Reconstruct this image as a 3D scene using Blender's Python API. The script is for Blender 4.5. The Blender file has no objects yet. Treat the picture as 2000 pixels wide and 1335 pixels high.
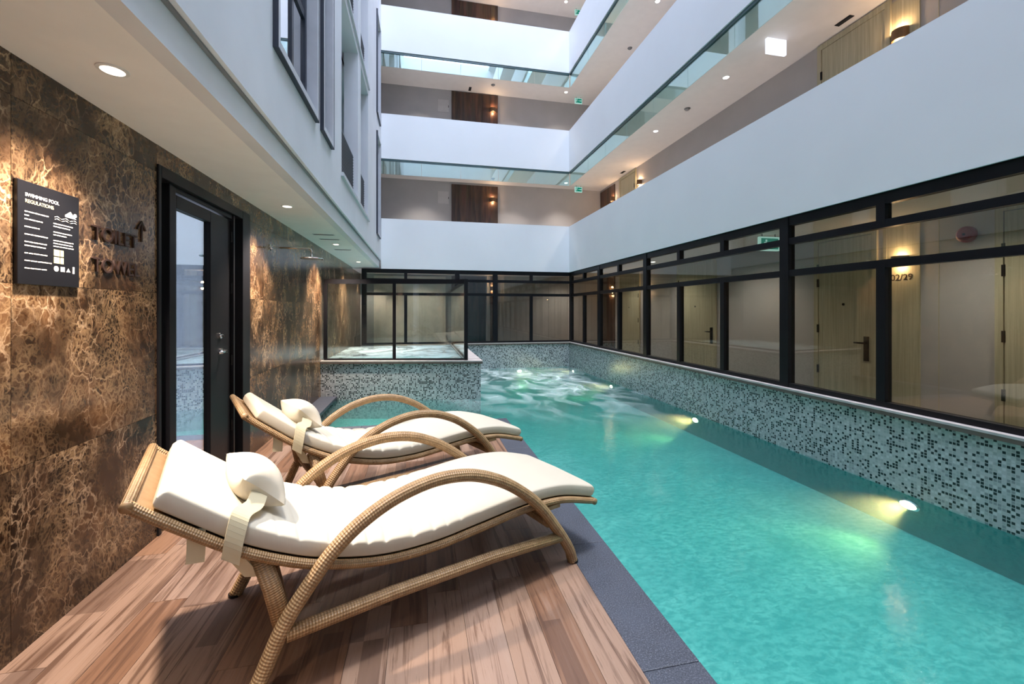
import bpy, math, random
from mathutils import Vector, Matrix
random.seed(7)
scene = bpy.context.scene
COL = scene.collection
PI = math.pi

# ------------------------------------------------------------------ materials
class NT:
    def __init__(s, name):
        s.m = bpy.data.materials.new(name); s.m.use_nodes = True
        s.t = s.m.node_tree; s.t.nodes.clear()
        s.out = s.t.nodes.new('ShaderNodeOutputMaterial')
    def n(s, kind, ins=None, **props):
        nd = s.t.nodes.new('ShaderNode' + kind)
        for k, v in props.items(): setattr(nd, k, v)
        for k, v in (ins or {}).items():
            sock = nd.inputs[k]
            if isinstance(v, bpy.types.NodeSocket): s.t.links.new(v, sock)
            elif isinstance(v, (tuple, list)) and len(v) == 3 and len(sock.default_value) == 4: sock.default_value = (*v, 1)
            else: sock.default_value = v
        return nd
    def ramp(s, fac, stops, interp='LINEAR'):
        nd = s.t.nodes.new('ShaderNodeValToRGB'); cr = nd.color_ramp; cr.interpolation = interp
        while len(cr.elements) < len(stops): cr.elements.new(0.5)
        for e, (p, c) in zip(cr.elements, stops):
            e.position = p; e.color = (c, c, c, 1) if isinstance(c, (int, float)) else (*c, 1)
        s.t.links.new(fac, nd.inputs[0]); return nd.outputs[0]
    def math(s, op, a, b=0.0, c=0.0):
        return s.n('Math', {0: a, 1: b, 2: c}, operation=op).outputs[0]
    def mix(s, fac, a, b, blend='MIX'):
        nd = s.n('Mix', data_type='RGBA', blend_type=blend)
        for i, v in ((0, fac), (6, a), (7, b)):
            if isinstance(v, bpy.types.NodeSocket): s.t.links.new(v, nd.inputs[i])
            elif isinstance(v, (tuple, list)): nd.inputs[i].default_value = (*v[:3], 1)
            else: nd.inputs[i].default_value = v
        return nd.outputs[2]
    def coord(s, scale=(1, 1, 1), island=0.0, kind='Object'):
        tc = s.n('TexCoord').outputs[kind]
        if island:
            r = s.n('NewGeometry').outputs['Random Per Island']
            tc = s.n('VectorMath', {0: tc, 1: s.n('VectorMath', {0: s.n('CombineXYZ', {0: r, 1: s.math('MULTIPLY', r, 7.3), 2: s.math('MULTIPLY', r, 3.1)}).outputs[0], 'Scale': island}, operation='SCALE').outputs[0]}, operation='ADD').outputs[0]
        return s.n('Mapping', {0: tc, 3: scale}).outputs[0]
    def noise(s, vec, scale, detail=3.0, rough=0.5, dist=0.0):
        return s.n('TexNoise', {'Vector': vec, 'Scale': scale, 'Detail': detail, 'Roughness': rough, 'Distortion': dist}).outputs['Fac']
    def bump(s, h, strength=0.3, dist=0.01):
        return s.n('Bump', {'Height': h, 'Strength': strength, 'Distance': dist}).outputs[0]
    def bsdf(s, color, rough=0.5, normal=None, **kw):
        ins = {'Base Color': color, 'Roughness': rough}
        if normal is not None: ins['Normal'] = normal
        ins.update(kw)
        b = s.n('BsdfPrincipled', ins)
        s.t.links.new(b.outputs[0], s.out.inputs[0]); return s.m

def plain(name, color, rough=0.5, metal=0.0, var=0.06, scale=6.0, bump=0.0, spec=0.5):
    t = NT(name); c = t.coord()
    nz = t.noise(c, scale, 4)
    col = t.mix(t.ramp(nz, [(0.3, 0.0), (0.7, 1.0)]), tuple(k * (1 - var) for k in color), tuple(min(1, k * (1 + var)) for k in color))
    nm = t.bump(t.noise(c, scale * 20, 3), bump, 0.002) if bump else None
    return t.bsdf(col, rough, nm, **{'Metallic': metal, 'Specular IOR Level': spec})

def emit(name, color, strength):
    t = NT(name); e = t.n('Emission', {'Color': color, 'Strength': strength})
    t.t.links.new(e.outputs[0], t.out.inputs[0]); return t.m

def glassy(name, tint, f0, rough=0.0, refl=(1, 1, 1)):
    t = NT(name)
    g = t.n('NewGeometry')
    d = t.math('ABSOLUTE', t.n('VectorMath', {0: g.outputs['Normal'], 1: g.outputs['Incoming']}, operation='DOT_PRODUCT').outputs['Value'])
    f = t.math('ADD', t.math('MULTIPLY', t.math('POWER', t.math('SUBTRACT', 1.0, d), 5.0), 1 - f0), f0)
    tr = t.n('BsdfTransparent', {'Color': tint}); gl = t.n('BsdfGlossy', {'Color': refl, 'Roughness': rough})
    mx = t.n('MixShader', {0: f, 1: tr.outputs[0], 2: gl.outputs[0]})
    t.t.links.new(mx.outputs[0], t.out.inputs[0]); return t.m

def marble_mat():
    t = NT('brown_marble'); v = t.coord((1, 1, 0.72), 9.0)
    wv = t.n('TexNoise', {'Vector': v, 'Scale': 2.2, 'Detail': 4.0}).outputs['Color']
    dv = t.n('VectorMath', {0: v, 1: t.n('VectorMath', {0: wv, 'Scale': 0.30}, operation='SCALE').outputs[0]}, operation='ADD').outputs[0]
    wv2 = t.n('TexNoise', {'Vector': v, 'Scale': 34.0, 'Detail': 3.0}).outputs['Color']
    dv2 = t.n('VectorMath', {0: dv, 1: t.n('VectorMath', {0: wv2, 'Scale': 0.045}, operation='SCALE').outputs[0]}, operation='ADD').outputs[0]
    def vein(scale, w):
        e = t.n('TexVoronoi', {'Vector': dv2, 'Scale': scale}, feature='DISTANCE_TO_EDGE').outputs['Distance']
        return t.ramp(e, [(0.0, 1.0), (w, 0.0)])
    m1 = t.ramp(t.noise(v, 2.3, 3), [(0.46, 0.0), (0.62, 1.0)])
    m2 = t.ramp(t.noise(t.n('Mapping', {0: v, 1: (5, 3, 8)}).outputs[0], 4.3, 3), [(0.40, 0.0), (0.60, 1.0)])
    v1 = vein(8.0, 0.03); v2 = t.math('MULTIPLY', vein(19.0, 0.085), m1); v3 = t.math('MULTIPLY', vein(42.0, 0.20), m2)
    base = t.ramp(t.noise(dv, 2.0, 6, 0.6), [(0.30, (0.010, 0.006, 0.004)), (0.46, (0.040, 0.020, 0.010)), (0.58, (0.105, 0.052, 0.024)), (0.72, (0.24, 0.125, 0.058))])
    fine = t.noise(dv2, 22, 6, 0.7)
    base = t.mix(t.ramp(fine, [(0.45, 0.0), (0.75, 0.75)]), base, (0.26, 0.16, 0.09))
    base = t.mix(t.ramp(fine, [(0.32, 0.8), (0.44, 0.0)]), base, (0.010, 0.006, 0.004))
    blot = t.ramp(t.noise(t.n('Mapping', {0: dv, 1: (2, 7, 4)}).outputs[0], 3.4, 5, 0.6), [(0.40, 0.0), (0.55, 1.0)])
    c = t.mix(t.math('MULTIPLY', t.math('MULTIPLY', v1, 0.7), blot), base, (0.46, 0.32, 0.20))
    c = t.mix(t.math('MULTIPLY', t.math('MULTIPLY', v2, 0.9), blot), c, (0.52, 0.38, 0.25))
    c = t.mix(t.math('MULTIPLY', v3, 0.55), c, (0.46, 0.31, 0.17))
    c = t.mix(t.math('MULTIPLY', t.math('SUBTRACT', 1.0, blot), 0.6), c, (0.014, 0.009, 0.006))
    c = t.n('Gamma', {'Color': c, 'Gamma': 1.08}).outputs[0]
    return t.bsdf(c, 0.22, None)

def deck_mat():
    t = NT('weathered_wood_planks'); v = t.coord((1, 1, 1), 11.0)
    r = t.n('NewGeometry').outputs['Random Per Island']
    st = t.n('Mapping', {0: v, 3: (26, 1.1, 1)}).outputs[0]
    g1 = t.noise(st, 1.0, 6, 0.62, 1.2)
    g2 = t.noise(t.n('Mapping', {0: v, 3: (90, 3.5, 1)}).outputs[0], 1.0, 5, 0.7)
    big = t.noise(t.n('Mapping', {0: v, 3: (6, 1.0, 1)}).outputs[0], 1.0, 3)
    tone = t.ramp(r, [(0.0, (0.36, 0.215, 0.14)), (0.25, (0.42, 0.29, 0.22)), (0.5, (0.29, 0.165, 0.105)), (0.75, (0.43, 0.31, 0.25)), (1.0, (0.37, 0.235, 0.16))], 'CONSTANT')
    c = t.mix(t.ramp(g1, [(0.36, 0.85), (0.48, 0.0)]), tone, (0.13, 0.068, 0.042))
    c = t.mix(t.ramp(g1, [(0.54, 0.0), (0.74, 0.45)]), c, (0.48, 0.37, 0.31))
    c = t.mix(t.ramp(g2, [(0.30, 0.75), (0.42, 0.0)]), c, (0.09, 0.045, 0.028))
    c = t.mix(t.ramp(big, [(0.56, 0.0), (0.70, 0.6)]), c, (0.13, 0.072, 0.05))
    cell = t.n('VectorMath', {0: t.n('Mapping', {0: v, 3: (12.27, 2.3, 1)}).outputs[0]}, operation='FLOOR').outputs[0]
    wn = t.n('TexWhiteNoise', {'Vector': cell}, noise_dimensions='3D').outputs['Value']
    c = t.mix(t.math('MULTIPLY', t.math('GREATER_THAN', wn, 0.93), 0.55), c, (0.11, 0.06, 0.042))
    c = t.mix(1.0, c, (0.63, 0.585, 0.54), 'MULTIPLY')
    return t.bsdf(c, 0.42, t.bump(g1, 0.25, 0.004))

def mosaic_mat():
    t = NT('glass_mosaic'); v = t.coord((1, 1, 1))
    P = 0.0225
    q = t.n('VectorMath', {0: v, 'Scale': 1 / P}, operation='SCALE').outputs[0]
    q = t.n('VectorMath', {0: q, 1: (0.37, 0.37, 0.37)}, operation='ADD').outputs[0]
    cell = t.n('VectorMath', {0: q}, operation='FLOOR').outputs[0]
    fr = t.n('VectorMath', {0: q}, operation='FRACTION').outputs[0]
    sx = t.n('SeparateXYZ', {0: t.n('VectorMath', {0: t.n('VectorMath', {0: fr, 1: (0.5, 0.5, 0.5)}, operation='SUBTRACT').outputs[0]}, operation='ABSOLUTE').outputs[0]}).outputs
    nrm = t.n('SeparateXYZ', {0: t.n('VectorMath', {0: t.n('NewGeometry').outputs['Normal']}, operation='ABSOLUTE').outputs[0]}).outputs
    dist = None
    for i in range(3):
        k = t.math('MULTIPLY', sx[i], t.math('LESS_THAN', nrm[i], 0.5))
        dist = k if dist is None else t.math('MAXIMUM', dist, k)
    tile = t.math('LESS_THAN', dist, 0.40)
    wn = t.n('TexWhiteNoise', {'Vector': cell}, noise_dimensions='3D').outputs['Value']
    col = t.ramp(wn, [(0.0, (0.014, 0.022, 0.025)), (0.29, (0.26, 0.28, 0.29)), (0.38, (0.47, 0.48, 0.49)), (0.62, (0.38, 0.40, 0.41)), (0.85, (0.58, 0.59, 0.60))], 'CONSTANT')
    c = t.mix(tile, (0.48, 0.49, 0.49), col)
    return t.bsdf(c, 0.25, t.bump(tile, 0.2, 0.002))

def granite_mat():
    t = NT('dark_granite'); v = t.coord()
    n1 = t.noise(v, 160, 3, 0.7); n2 = t.noise(v, 7, 4)
    c = t.ramp(n1, [(0.32, (0.010, 0.012, 0.018)), (0.52, (0.042, 0.048, 0.066)), (0.72, (0.17, 0.185, 0.225))])
    c = t.mix(t.ramp(n2, [(0.35, 0.0), (0.7, 0.45)]), c, (0.062, 0.072, 0.10))
    return t.bsdf(c, 0.5, t.bump(n1, 0.15, 0.002))

def poolfloor_mat():
    t = NT('turquoise_pool_tile'); v = t.coord()
    n1 = t.noise(v, 3.2, 6, 0.62, 0.6); n2 = t.noise(t.n('Mapping', {0: v, 3: (1, 1.7, 1)}).outputs[0], 16, 5, 0.65, 0.5)
    c = t.mix(t.ramp(n1, [(0.32, 0.0), (0.68, 1.0)]), (0.16, 0.46, 0.41), (0.34, 0.62, 0.54))
    c = t.mix(t.ramp(n2, [(0.40, 0.75), (0.58, 0.0)]), c, (0.07, 0.34, 0.31))  # mottling painted into the tile for the ripple pattern seen through the water
    return t.bsdf(c, 0.6)

def water_mat(name, tint, foam_box, foam_scale, foam_amt, lo=0.42, hi=0.78):
    t = NT(name); tc = t.n('TexCoord').outputs['Object']
    g = t.n('NewGeometry')
    w = t.noise(tc, 4.5, 5, 0.6, 0.8)
    bmp = t.bump(t.math('ADD', w, t.math('MULTIPLY', t.noise(tc, 22, 4, 0.6, 0.5), 0.25)), 0.16, 0.03)
    d = t.math('ABSOLUTE', t.n('VectorMath', {0: bmp, 1: g.outputs['Incoming']}, operation='DOT_PRODUCT').outputs['Value'])
    f = t.math('ADD', t.math('MULTIPLY', t.math('POWER', t.math('SUBTRACT', 1.0, d), 5.0), 0.98), 0.02)
    tr = t.n('BsdfTransparent', {'Color': tint}); gl = t.n('BsdfGlossy', {'Color': (1, 1, 1), 'Roughness': 0.09, 'Normal': bmp})
    sh = t.n('MixShader', {0: f, 1: tr.outputs[0], 2: gl.outputs[0]}).outputs[0]
    # white water churned up by the pool jets (over the spa, a painted reflection): wispy streaks that fade out away from them
    x, y, sx, sy, ang = foam_box
    mp = t.n('Mapping', {0: tc, 1: (x, y, 0), 2: (0, 0, ang), 3: (sx, sy, 1)}, vector_type='TEXTURE').outputs[0]
    rad = t.n('VectorMath', {0: mp}, operation='LENGTH').outputs['Value']
    reach = t.ramp(rad, [(0.25, 1.0), (1.0, 0.0)])
    dv = t.n('VectorMath', {0: tc, 1: t.n('VectorMath', {0: t.n('TexNoise', {'Vector': tc, 'Scale': 1.1, 'Detail': 2.0}).outputs['Color'], 'Scale': 0.9}, operation='SCALE').outputs[0]}, operation='ADD').outputs[0]
    st = t.n('Mapping', {0: dv, 2: (0, 0, 0.5), 3: (1.5, 0.75, 1)}).outputs[0]
    wisps = t.ramp(t.noise(st, foam_scale, 4, 0.55, 1.2), [(lo, 0.0), (hi, 1.0)])
    ff = t.math('MULTIPLY', t.math('MULTIPLY', reach, wisps), foam_amt)
    df = t.n('BsdfDiffuse', {'Color': (0.72, 0.86, 0.88, 1)})
    mx = t.n('MixShader', {0: ff, 1: sh, 2: df.outputs[0]})
    t.t.links.new(mx.outputs[0], t.out.inputs[0]); return t.m

def wicker_mat():
    t = NT('woven_rattan'); uv = t.n('TexCoord').outputs['UV']
    q = t.n('Mapping', {0: uv, 3: (1, 1, 1)}).outputs[0]
    sp = t.n('SeparateXYZ', {0: q}).outputs
    a = t.math('SINE', t.math('MULTIPLY', t.math('ADD', sp[0], sp[1]), 6.2832))
    b = t.math('SINE', t.math('MULTIPLY', t.math('SUBTRACT', sp[0], sp[1]), 6.2832))
    h = t.math('MULTIPLY', a, b)
    nz = t.noise(t.coord(), 25, 4)
    c = t.mix(t.ramp(nz, [(0.3, 0.0), (0.7, 1.0)]), (0.33, 0.20, 0.09), (0.50, 0.325, 0.16))
    c = t.mix(t.ramp(h, [(0.0, 0.55), (0.35, 0.0)]), c, (0.15, 0.085, 0.038))
    return t.bsdf(c, 0.45, t.bump(h, 0.5, 0.004))

def cushion_mat(name, c0):
    t = NT(name); v = t.coord()
    weave = t.noise(v, 300, 2); cr = t.noise(t.n('Mapping', {0: v, 3: (9, 1.6, 2)}).outputs[0], 1.0, 4, 0.55, 0.8)
    nz = t.noise(v, 3, 3)
    c = t.mix(t.ramp(nz, [(0.3, 0.0), (0.7, 1.0)]), tuple(k * 0.96 for k in c0), c0)
    b = t.bump(cr, 0.25, 0.012)
    nb = t.n('Bump', {'Height': weave, 'Strength': 0.08, 'Distance': 0.001, 'Normal': b}).outputs[0]
    return t.bsdf(c, 0.75, nb, **{'Specular IOR Level': 0.2})

def darkwood_mat():
    t = NT('dark_wood_panelling'); v = t.coord()
    n = t.noise(t.n('Mapping', {0: v, 3: (9, 9, 0.8)}).outputs[0], 1.0, 5, 0.6, 0.6)
    sp = t.n('TexVoronoi', {'Vector': t.n('Mapping', {0: v, 3: (7, 7, 1.1)}).outputs[0], 'Scale': 1.0}).outputs['Color']
    c = t.ramp(n, [(0.3, (0.016, 0.008, 0.005)), (0.5, (0.065, 0.032, 0.02)), (0.7, (0.15, 0.08, 0.05))])
    c = t.mix(0.25, c, sp, 'MULTIPLY')
    return t.bsdf(c, 0.4)

def palewood_mat():
    t = NT('pale_ash_door'); v = t.coord()
    n = t.noise(t.n('Mapping', {0: v, 3: (45, 45, 1.2)}).outputs[0], 1.0, 5, 0.6, 0.5)
    c = t.ramp(n, [(0.3, (0.34, 0.31, 0.21)), (0.7, (0.50, 0.47, 0.34))])
    return t.bsdf(c, 0.45)

M = {}
M['marble'] = marble_mat(); M['deck'] = deck_mat(); M['mosaic'] = mosaic_mat(); M['granite'] = granite_mat()
M['poolfloor'] = poolfloor_mat(); M['wicker'] = wicker_mat()
M['water'] = water_mat('pool_water', (0.72, 0.92, 0.93), (2.2, 8.6, 2.6, 3.8, 0.25), 1.2, 0.75)
M['spawater'] = water_mat('spa_water', (0.6, 0.85, 0.9), (-0.2, 8.8, 4.4, 4.6, 0.0), 1.3, 1.0, 0.28, 0.62)  # white wisps over the spa stand in for the reflected parapet
M['cushion'] = cushion_mat('ivory_canvas', (0.55, 0.50, 0.40)); M['strap'] = cushion_mat('cream_strap', (0.58, 0.51, 0.34))
M['wall'] = plain('white_render', (0.83, 0.84, 0.85), 0.75, var=0.025, scale=0.9, bump=0.06)
M['facade'] = plain('lavender_white_render', (0.74, 0.75, 0.785), 0.7, var=0.05, scale=1.6, bump=0.1)
M['soffit'] = plain('warm_white_ceiling', (0.93, 0.92, 0.91), 0.7, var=0.02)
M['corrwall'] = plain('grey_beige_wall_paint', (0.42, 0.405, 0.41), 0.6, var=0.05, scale=2)
M['corrceil'] = plain('corridor_ceiling_paint', (0.84, 0.80, 0.78), 0.7, var=0.02)
M['corrfloor'] = plain('corridor_floor_tile', (0.42, 0.36, 0.31), 0.3)
M['black'] = plain('black_aluminium', (0.008, 0.008, 0.010), 0.4, var=0.1, spec=0.2)
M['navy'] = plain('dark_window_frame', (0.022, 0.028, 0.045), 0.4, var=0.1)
M['greytrim'] = plain('grey_window_surround', (0.60, 0.61, 0.65), 0.5)
M['void'] = plain('dark_room_interior', (0.02, 0.02, 0.022), 0.9)
M['coping'] = plain('brown_stone_coping', (0.52, 0.47, 0.45), 0.4, var=0.12, scale=12)
M['copedge'] = plain('dark_coping_edge', (0.13, 0.095, 0.08), 0.5, var=0.15, scale=12)
M['chrome'] = plain('chrome', (0.75, 0.75, 0.76), 0.12, 1.0)
M['darkwood'] = darkwood_mat(); M['palewood'] = palewood_mat()
M['steel'] = plain('dark_steel', (0.03, 0.03, 0.03), 0.35, 0.8)
M['red'] = plain('dark_red_enamel', (0.20, 0.004, 0.006), 0.35)
M['bronze'] = plain('bronze_sconce_shade', (0.22, 0.12, 0.06), 0.35, 0.4)
M['whiteplastic'] = plain('white_plastic', (0.8, 0.8, 0.8), 0.4)
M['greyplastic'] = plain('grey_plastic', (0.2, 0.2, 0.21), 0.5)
M['board'] = plain('black_acrylic_board', (0.006, 0.006, 0.008), 0.3)
M['print'] = plain('white_print', (0.72, 0.70, 0.68), 0.6); M['printgold'] = plain('gold_print', (0.50, 0.46, 0.28), 0.6)
M['bronzeletters'] = plain('dark_bronze_letters', (0.030, 0.014, 0.010), 0.5, 0.0)
M['louvre'] = plain('dark_louvre', (0.05, 0.055, 0.07), 0.4)
M['glass'] = glassy('clear_corridor_glass', (0.80, 0.81, 0.78), 0.045)
M['spaglass'] = glassy('clear_screen_glass', (0.88, 0.93, 0.93), 0.05)
M['mirrorglass'] = glassy('reflective_door_glass', (0.30, 0.32, 0.33), 0.50)
M['winglass'] = glassy('reflective_window_glass', (0.25, 0.3, 0.33), 0.7)
M['smokeglass'] = glassy('green_tinted_glass', (0.78, 0.91, 0.91), 0.20, 0.0, (0.85, 1, 1))
M['tealedge'] = plain('green_glass_edge_channel', (0.06, 0.12, 0.13), 0.3)
M['lampwarm'] = emit('warm_lamp', (1.0, 0.86, 0.68), 5.0)
M['lampcool'] = emit('neutral_lamp', (1.0, 0.94, 0.86), 10.0)
M['lamppool'] = emit('pool_lamp', (1.0, 0.82, 0.5), 22.0)
M['sconceglow'] = emit('sconce_lamp', (1.0, 0.72, 0.45), 7.0)
M['exitwhite'] = emit('lit_white_sign', (0.86, 0.90, 1.0), 1.3)
M['exitgreen'] = emit('lit_green_sign', (0.0, 0.35, 0.22), 0.5)
M['exitpale'] = emit('lit_pale_sign', (0.55, 0.95, 0.85), 0.7)

# ------------------------------------------------------------------ mesh helper
class MB:
    def __init__(s): s.v = []; s.f = []; s.uv = []; s.sm = []
    def _add(s, vs, fs, uvs=None, smooth=False):
        o = len(s.v); s.v += [tuple(v) for v in vs]
        for i, f in enumerate(fs):
            s.f.append([o + k for k in f]); s.sm.append(smooth)
            s.uv.append(uvs[i] if uvs else [(0, 0)] * len(f))
    def box(s, x0, x1, y0, y1, z0, z1):
        x0, x1 = sorted((x0, x1)); y0, y1 = sorted((y0, y1)); z0, z1 = sorted((z0, z1))
        s.hexa([(x0, y0, z0), (x1, y0, z0), (x1, y1, z0), (x0, y1, z0), (x0, y0, z1), (x1, y0, z1), (x1, y1, z1), (x0, y1, z1)]); return s
    def hexa(s, p):
        s._add(p, [(0, 3, 2, 1), (4, 5, 6, 7), (0, 1, 5, 4), (1, 2, 6, 5), (2, 3, 7, 6), (3, 0, 4, 7)]); return s
    def prism(s, pts, axis, a, b):
        """pts: outline (2D), extruded along an axis from a to b (axis 'x','y','z')"""
        def P(u, v, w): return {'x': (w, u, v), 'y': (u, w, v), 'z': (u, v, w)}[axis]
        n = len(pts)
        vs = [P(*p, a) for p in pts] + [P(*p, b) for p in pts]
        s._add(vs, [tuple(range(n - 1, -1, -1)), tuple(range(n, 2 * n))] + [(i, (i + 1) % n, n + (i + 1) % n, n + i) for i in range(n)]); return s
    def tube(s, path, r, seg=12, flat=1.0, caps=True, uvl=0.03, uvn=6, up=(0, 1, 0)):
        path = [Vector(p) for p in path]; n = len(path); up = Vector(up)
        vs = []; L = 0; Ls = []
        for i, p in enumerate(path):
            if i: L += (p - path[i - 1]).length
            Ls.append(L)
            tg = (path[min(i + 1, n - 1)] - path[max(i - 1, 0)]).normalized()
            a = up - tg * up.dot(tg)
            if a.length < 1e-4: a = Vector((1, 0, 0)) - tg * tg.x
            a.normalize(); b = tg.cross(a)
            rr = r[i] if isinstance(r, (list, tuple)) else r
            for k in range(seg):
                t = 2 * PI * k / seg
                vs.append(p + a * (math.cos(t) * rr * flat) + b * (math.sin(t) * rr))
        fs = []; uvs = []
        for i in range(n - 1):
            for k in range(seg):
                k2 = (k + 1) % seg
                fs.append((i * seg + k, i * seg + k2, (i + 1) * seg + k2, (i + 1) * seg + k))
                u0, u1 = uvn * k / seg, uvn * (k + 1) / seg; v0, v1 = Ls[i] / uvl, Ls[i + 1] / uvl
                uvs.append([(u0, v0), (u1, v0), (u1, v1), (u0, v1)])
        if caps:
            fs.append(tuple(range(seg - 1, -1, -1))); uvs.append([(0, 0)] * seg)
            fs.append(tuple((n - 1) * seg + k for k in range(seg))); uvs.append([(0, 0)] * seg)
        s._add(vs, fs, uvs, True); return s
    def lathe(s, prof, loc, axis='z', seg=24):
        """prof: list of (radius, height along the axis)"""
        def P(r, t, h):
            c, d = r * math.cos(t), r * math.sin(t)
            return {'z': (loc[0] + c, loc[1] + d, loc[2] + h), 'x': (loc[0] + h, loc[1] + c, loc[2] + d), 'y': (loc[0] + d, loc[1] + h, loc[2] + c)}[axis]
        n = len(prof); vs = [P(r, 2 * PI * k / seg, h) for (r, h) in prof for k in range(seg)]
        fs = [(i * seg + k, i * seg + (k + 1) % seg, (i + 1) * seg + (k + 1) % seg, (i + 1) * seg + k) for i in range(n - 1) for k in range(seg)]
        fs += [tuple(range(seg - 1, -1, -1)), tuple((n - 1) * seg + k for k in range(seg))]
        s._add(vs, fs); return s
    def grid(s, fn, nu, nv, closeu=False, smooth=True):
        vs = [fn(i / (nu if closeu else nu - 1), j / (nv - 1)) for j in range(nv) for i in range(nu)]
        fs = []
        for j in range(nv - 1):
            for i in range(nu if closeu else nu - 1):
                i2 = (i + 1) % nu
                fs.append((j * nu + i, j * nu + i2, (j + 1) * nu + i2, (j + 1) * nu + i))
        s._add(vs, fs, None, smooth); return s
    def build(s, name, mat, parent=None, matrix=None, bevel=0.0):
        me = bpy.data.meshes.new(name); me.from_pydata(s.v, [], s.f)
        me.polygons.foreach_set('use_smooth', s.sm)
        uvl = me.uv_layers.new(name='UVMap')
        flat = [c for f in s.uv for uv in f for c in uv]
        uvl.data.foreach_set('uv', flat)
        me.materials.append(M[mat] if isinstance(mat, str) else mat)
        me.update(); o = bpy.data.objects.new(name, me); COL.objects.link(o)
        if parent: o.parent = parent
        if matrix is not None: o.matrix_local = matrix
        if bevel:
            b = o.modifiers.new('Bevel', 'BEVEL'); b.width = bevel; b.segments = 2; b.limit_method = 'ANGLE'
        return o

def tag(o, label=None, cat=None, group=None, kind=None):
    for k, v in (('label', label), ('category', cat), ('group', group), ('kind', kind)):
        if v: o[k] = v
    return o
def empty(name, loc=(0, 0, 0), rz=0.0, parent=None):
    o = bpy.data.objects.new(name, None); COL.objects.link(o); o.location = loc; o.rotation_euler = (0, 0, rz)
    o.empty_display_size = 0.05
    if parent: o.parent = parent
    return o
def struct(name, mb, mat, label=None, cat='wall', bevel=0.0):
    return tag(mb.build(name, mat, bevel=bevel), label, cat, None, 'structure')
def sroot(name, loc, label, cat):
    return tag(empty(name, loc), label, cat, None, 'structure')
def copy_tree(o, parent=None):
    c = o.copy(); COL.objects.link(c)
    if parent: c.parent = parent
    for ch in list(o.children): copy_tree(ch, c)
    return c
def curve(pts, n=60):
    """Catmull-Rom through points (any dimension), n samples"""
    P = [Vector(p) for p in pts]; P = [2 * P[0] - P[1]] + P + [2 * P[-1] - P[-2]]
    out = []; m = len(P) - 3
    for k in range(n):
        t = k / (n - 1) * m; i = min(int(t), m - 1); u = t - i
        a, b, c, d = P[i:i + 4]
        out.append(0.5 * ((2 * b) + (c - a) * u + (2 * a - 5 * b + 4 * c - d) * u * u + (3 * b - a - 3 * c + d) * u ** 3))
    return out
def text_mesh(name, body, size, mat, parent, matrix, depth=0.0015, align='LEFT'):
    cu = bpy.data.curves.new(name, 'FONT'); cu.body = body; cu.size = size; cu.extrude = depth; cu.align_x = align
    tmp = bpy.data.objects.new(name, cu); COL.objects.link(tmp)
    dg = bpy.context.evaluated_depsgraph_get()
    me = bpy.data.meshes.new_from_object(tmp.evaluated_get(dg))
    bpy.data.objects.remove(tmp); bpy.data.curves.remove(cu)
    me.name = name; me.materials.clear(); me.materials.append(M[mat])
    o = bpy.data.objects.new(name, me); COL.objects.link(o)
    if parent: o.parent = parent
    o.matrix_local = matrix; return o
def lamp(name, kind, loc, energy, color, size=0.05, rot=(0, 0, 0), spot=1.2, blend=0.6):
    L = bpy.data.lights.new(name, kind); L.energy = energy; L.color = color
    if kind in ('POINT', 'SPOT'): L.shadow_soft_size = size
    if kind == 'SPOT': L.spot_size = spot; L.spot_blend = blend
    o = bpy.data.objects.new(name, L); COL.objects.link(o); o.location = loc; o.rotation_euler = rot; return o

# ------------------------------------------------------------------ layout numbers
XL = -1.60          # marble wall
XF = -0.93          # upper facade on the left
XR = 3.80           # pool wall on the right / balcony fronts
XB = 5.37           # back wall of the right-hand corridors
YF = 10.55          # balcony fronts at the far end
YB = 12.10          # back wall of the far corridors
YN = -3.0           # near end of the court
ZS = 2.43           # soffit
ZW = -0.06          # water level
ZP = -0.37          # pool floor
BOT = [2.40, 5.035, 7.62, 10.2, 12.8]
TOP = [3.60, 6.11, 8.705, 11.3, 13.9]
ROOF = 15.4

# ------------------------------------------------------------------ deck
mb = MB(); w = 0.163; x = XL; k = 0
while x < 0.842 - 0.01:
    x1 = min(x + w, 0.842); y = YN - random.random() * 1.2
    while y < 5.2:
        y1 = y + random.choice((0.55, 0.8, 1.1, 1.3))
        a, b = max(y, YN), min(y1, 5.2)
        if b - a > 0.02: mb.box(x + 0.0008, x1 - 0.0008, a + 0.0008, b - 0.0008, -0.03, 0.0)
        y = y1
    x = x1
fl = struct('floor', mb, 'deck', 'plank floor of weathered brown wood beside the pool', 'floor')
struct('deck_base', MB().box(XL, 0.84, YN, 5.2, -0.5, -0.0305), 'granite', 'dark slab under the wooden planks', 'floor')

# coping stones round the deck
mb = MB(); y = YN
while y < 5.42:
    y1 = min(y + 0.9, 5.42); mb.box(0.8425, 1.09, y + 0.001, y1 - 0.001, -0.05, 0.0); y = y1
x = XL
while x < 0.842:
    x1 = min(x + 0.9, 0.842); mb.box(x + 0.001, x1 - 0.001, 5.2005, 5.42, -0.05, 0.0); x = x1
struct('pool_coping', mb, 'granite', 'dark grey granite edging between the planks and the pool', 'edging', 0.004)
mb = MB(); mb.box(XL, -1.34, 5.4205, 6.4, -0.05, 0.0); mb.box(XL, -1.34, 6.402, 7.38, -0.05, 0.0)
struct('coping_ledge', mb, 'granite', 'dark granite ledge along the foot of the marble wall', 'edging', 0.004)
struct('coping_wall', MB().box(0.8405, 1.05, YN, 5.38, -0.5, -0.0505), 'mosaic', 'tiled pool side under the granite edging', 'wall')

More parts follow.
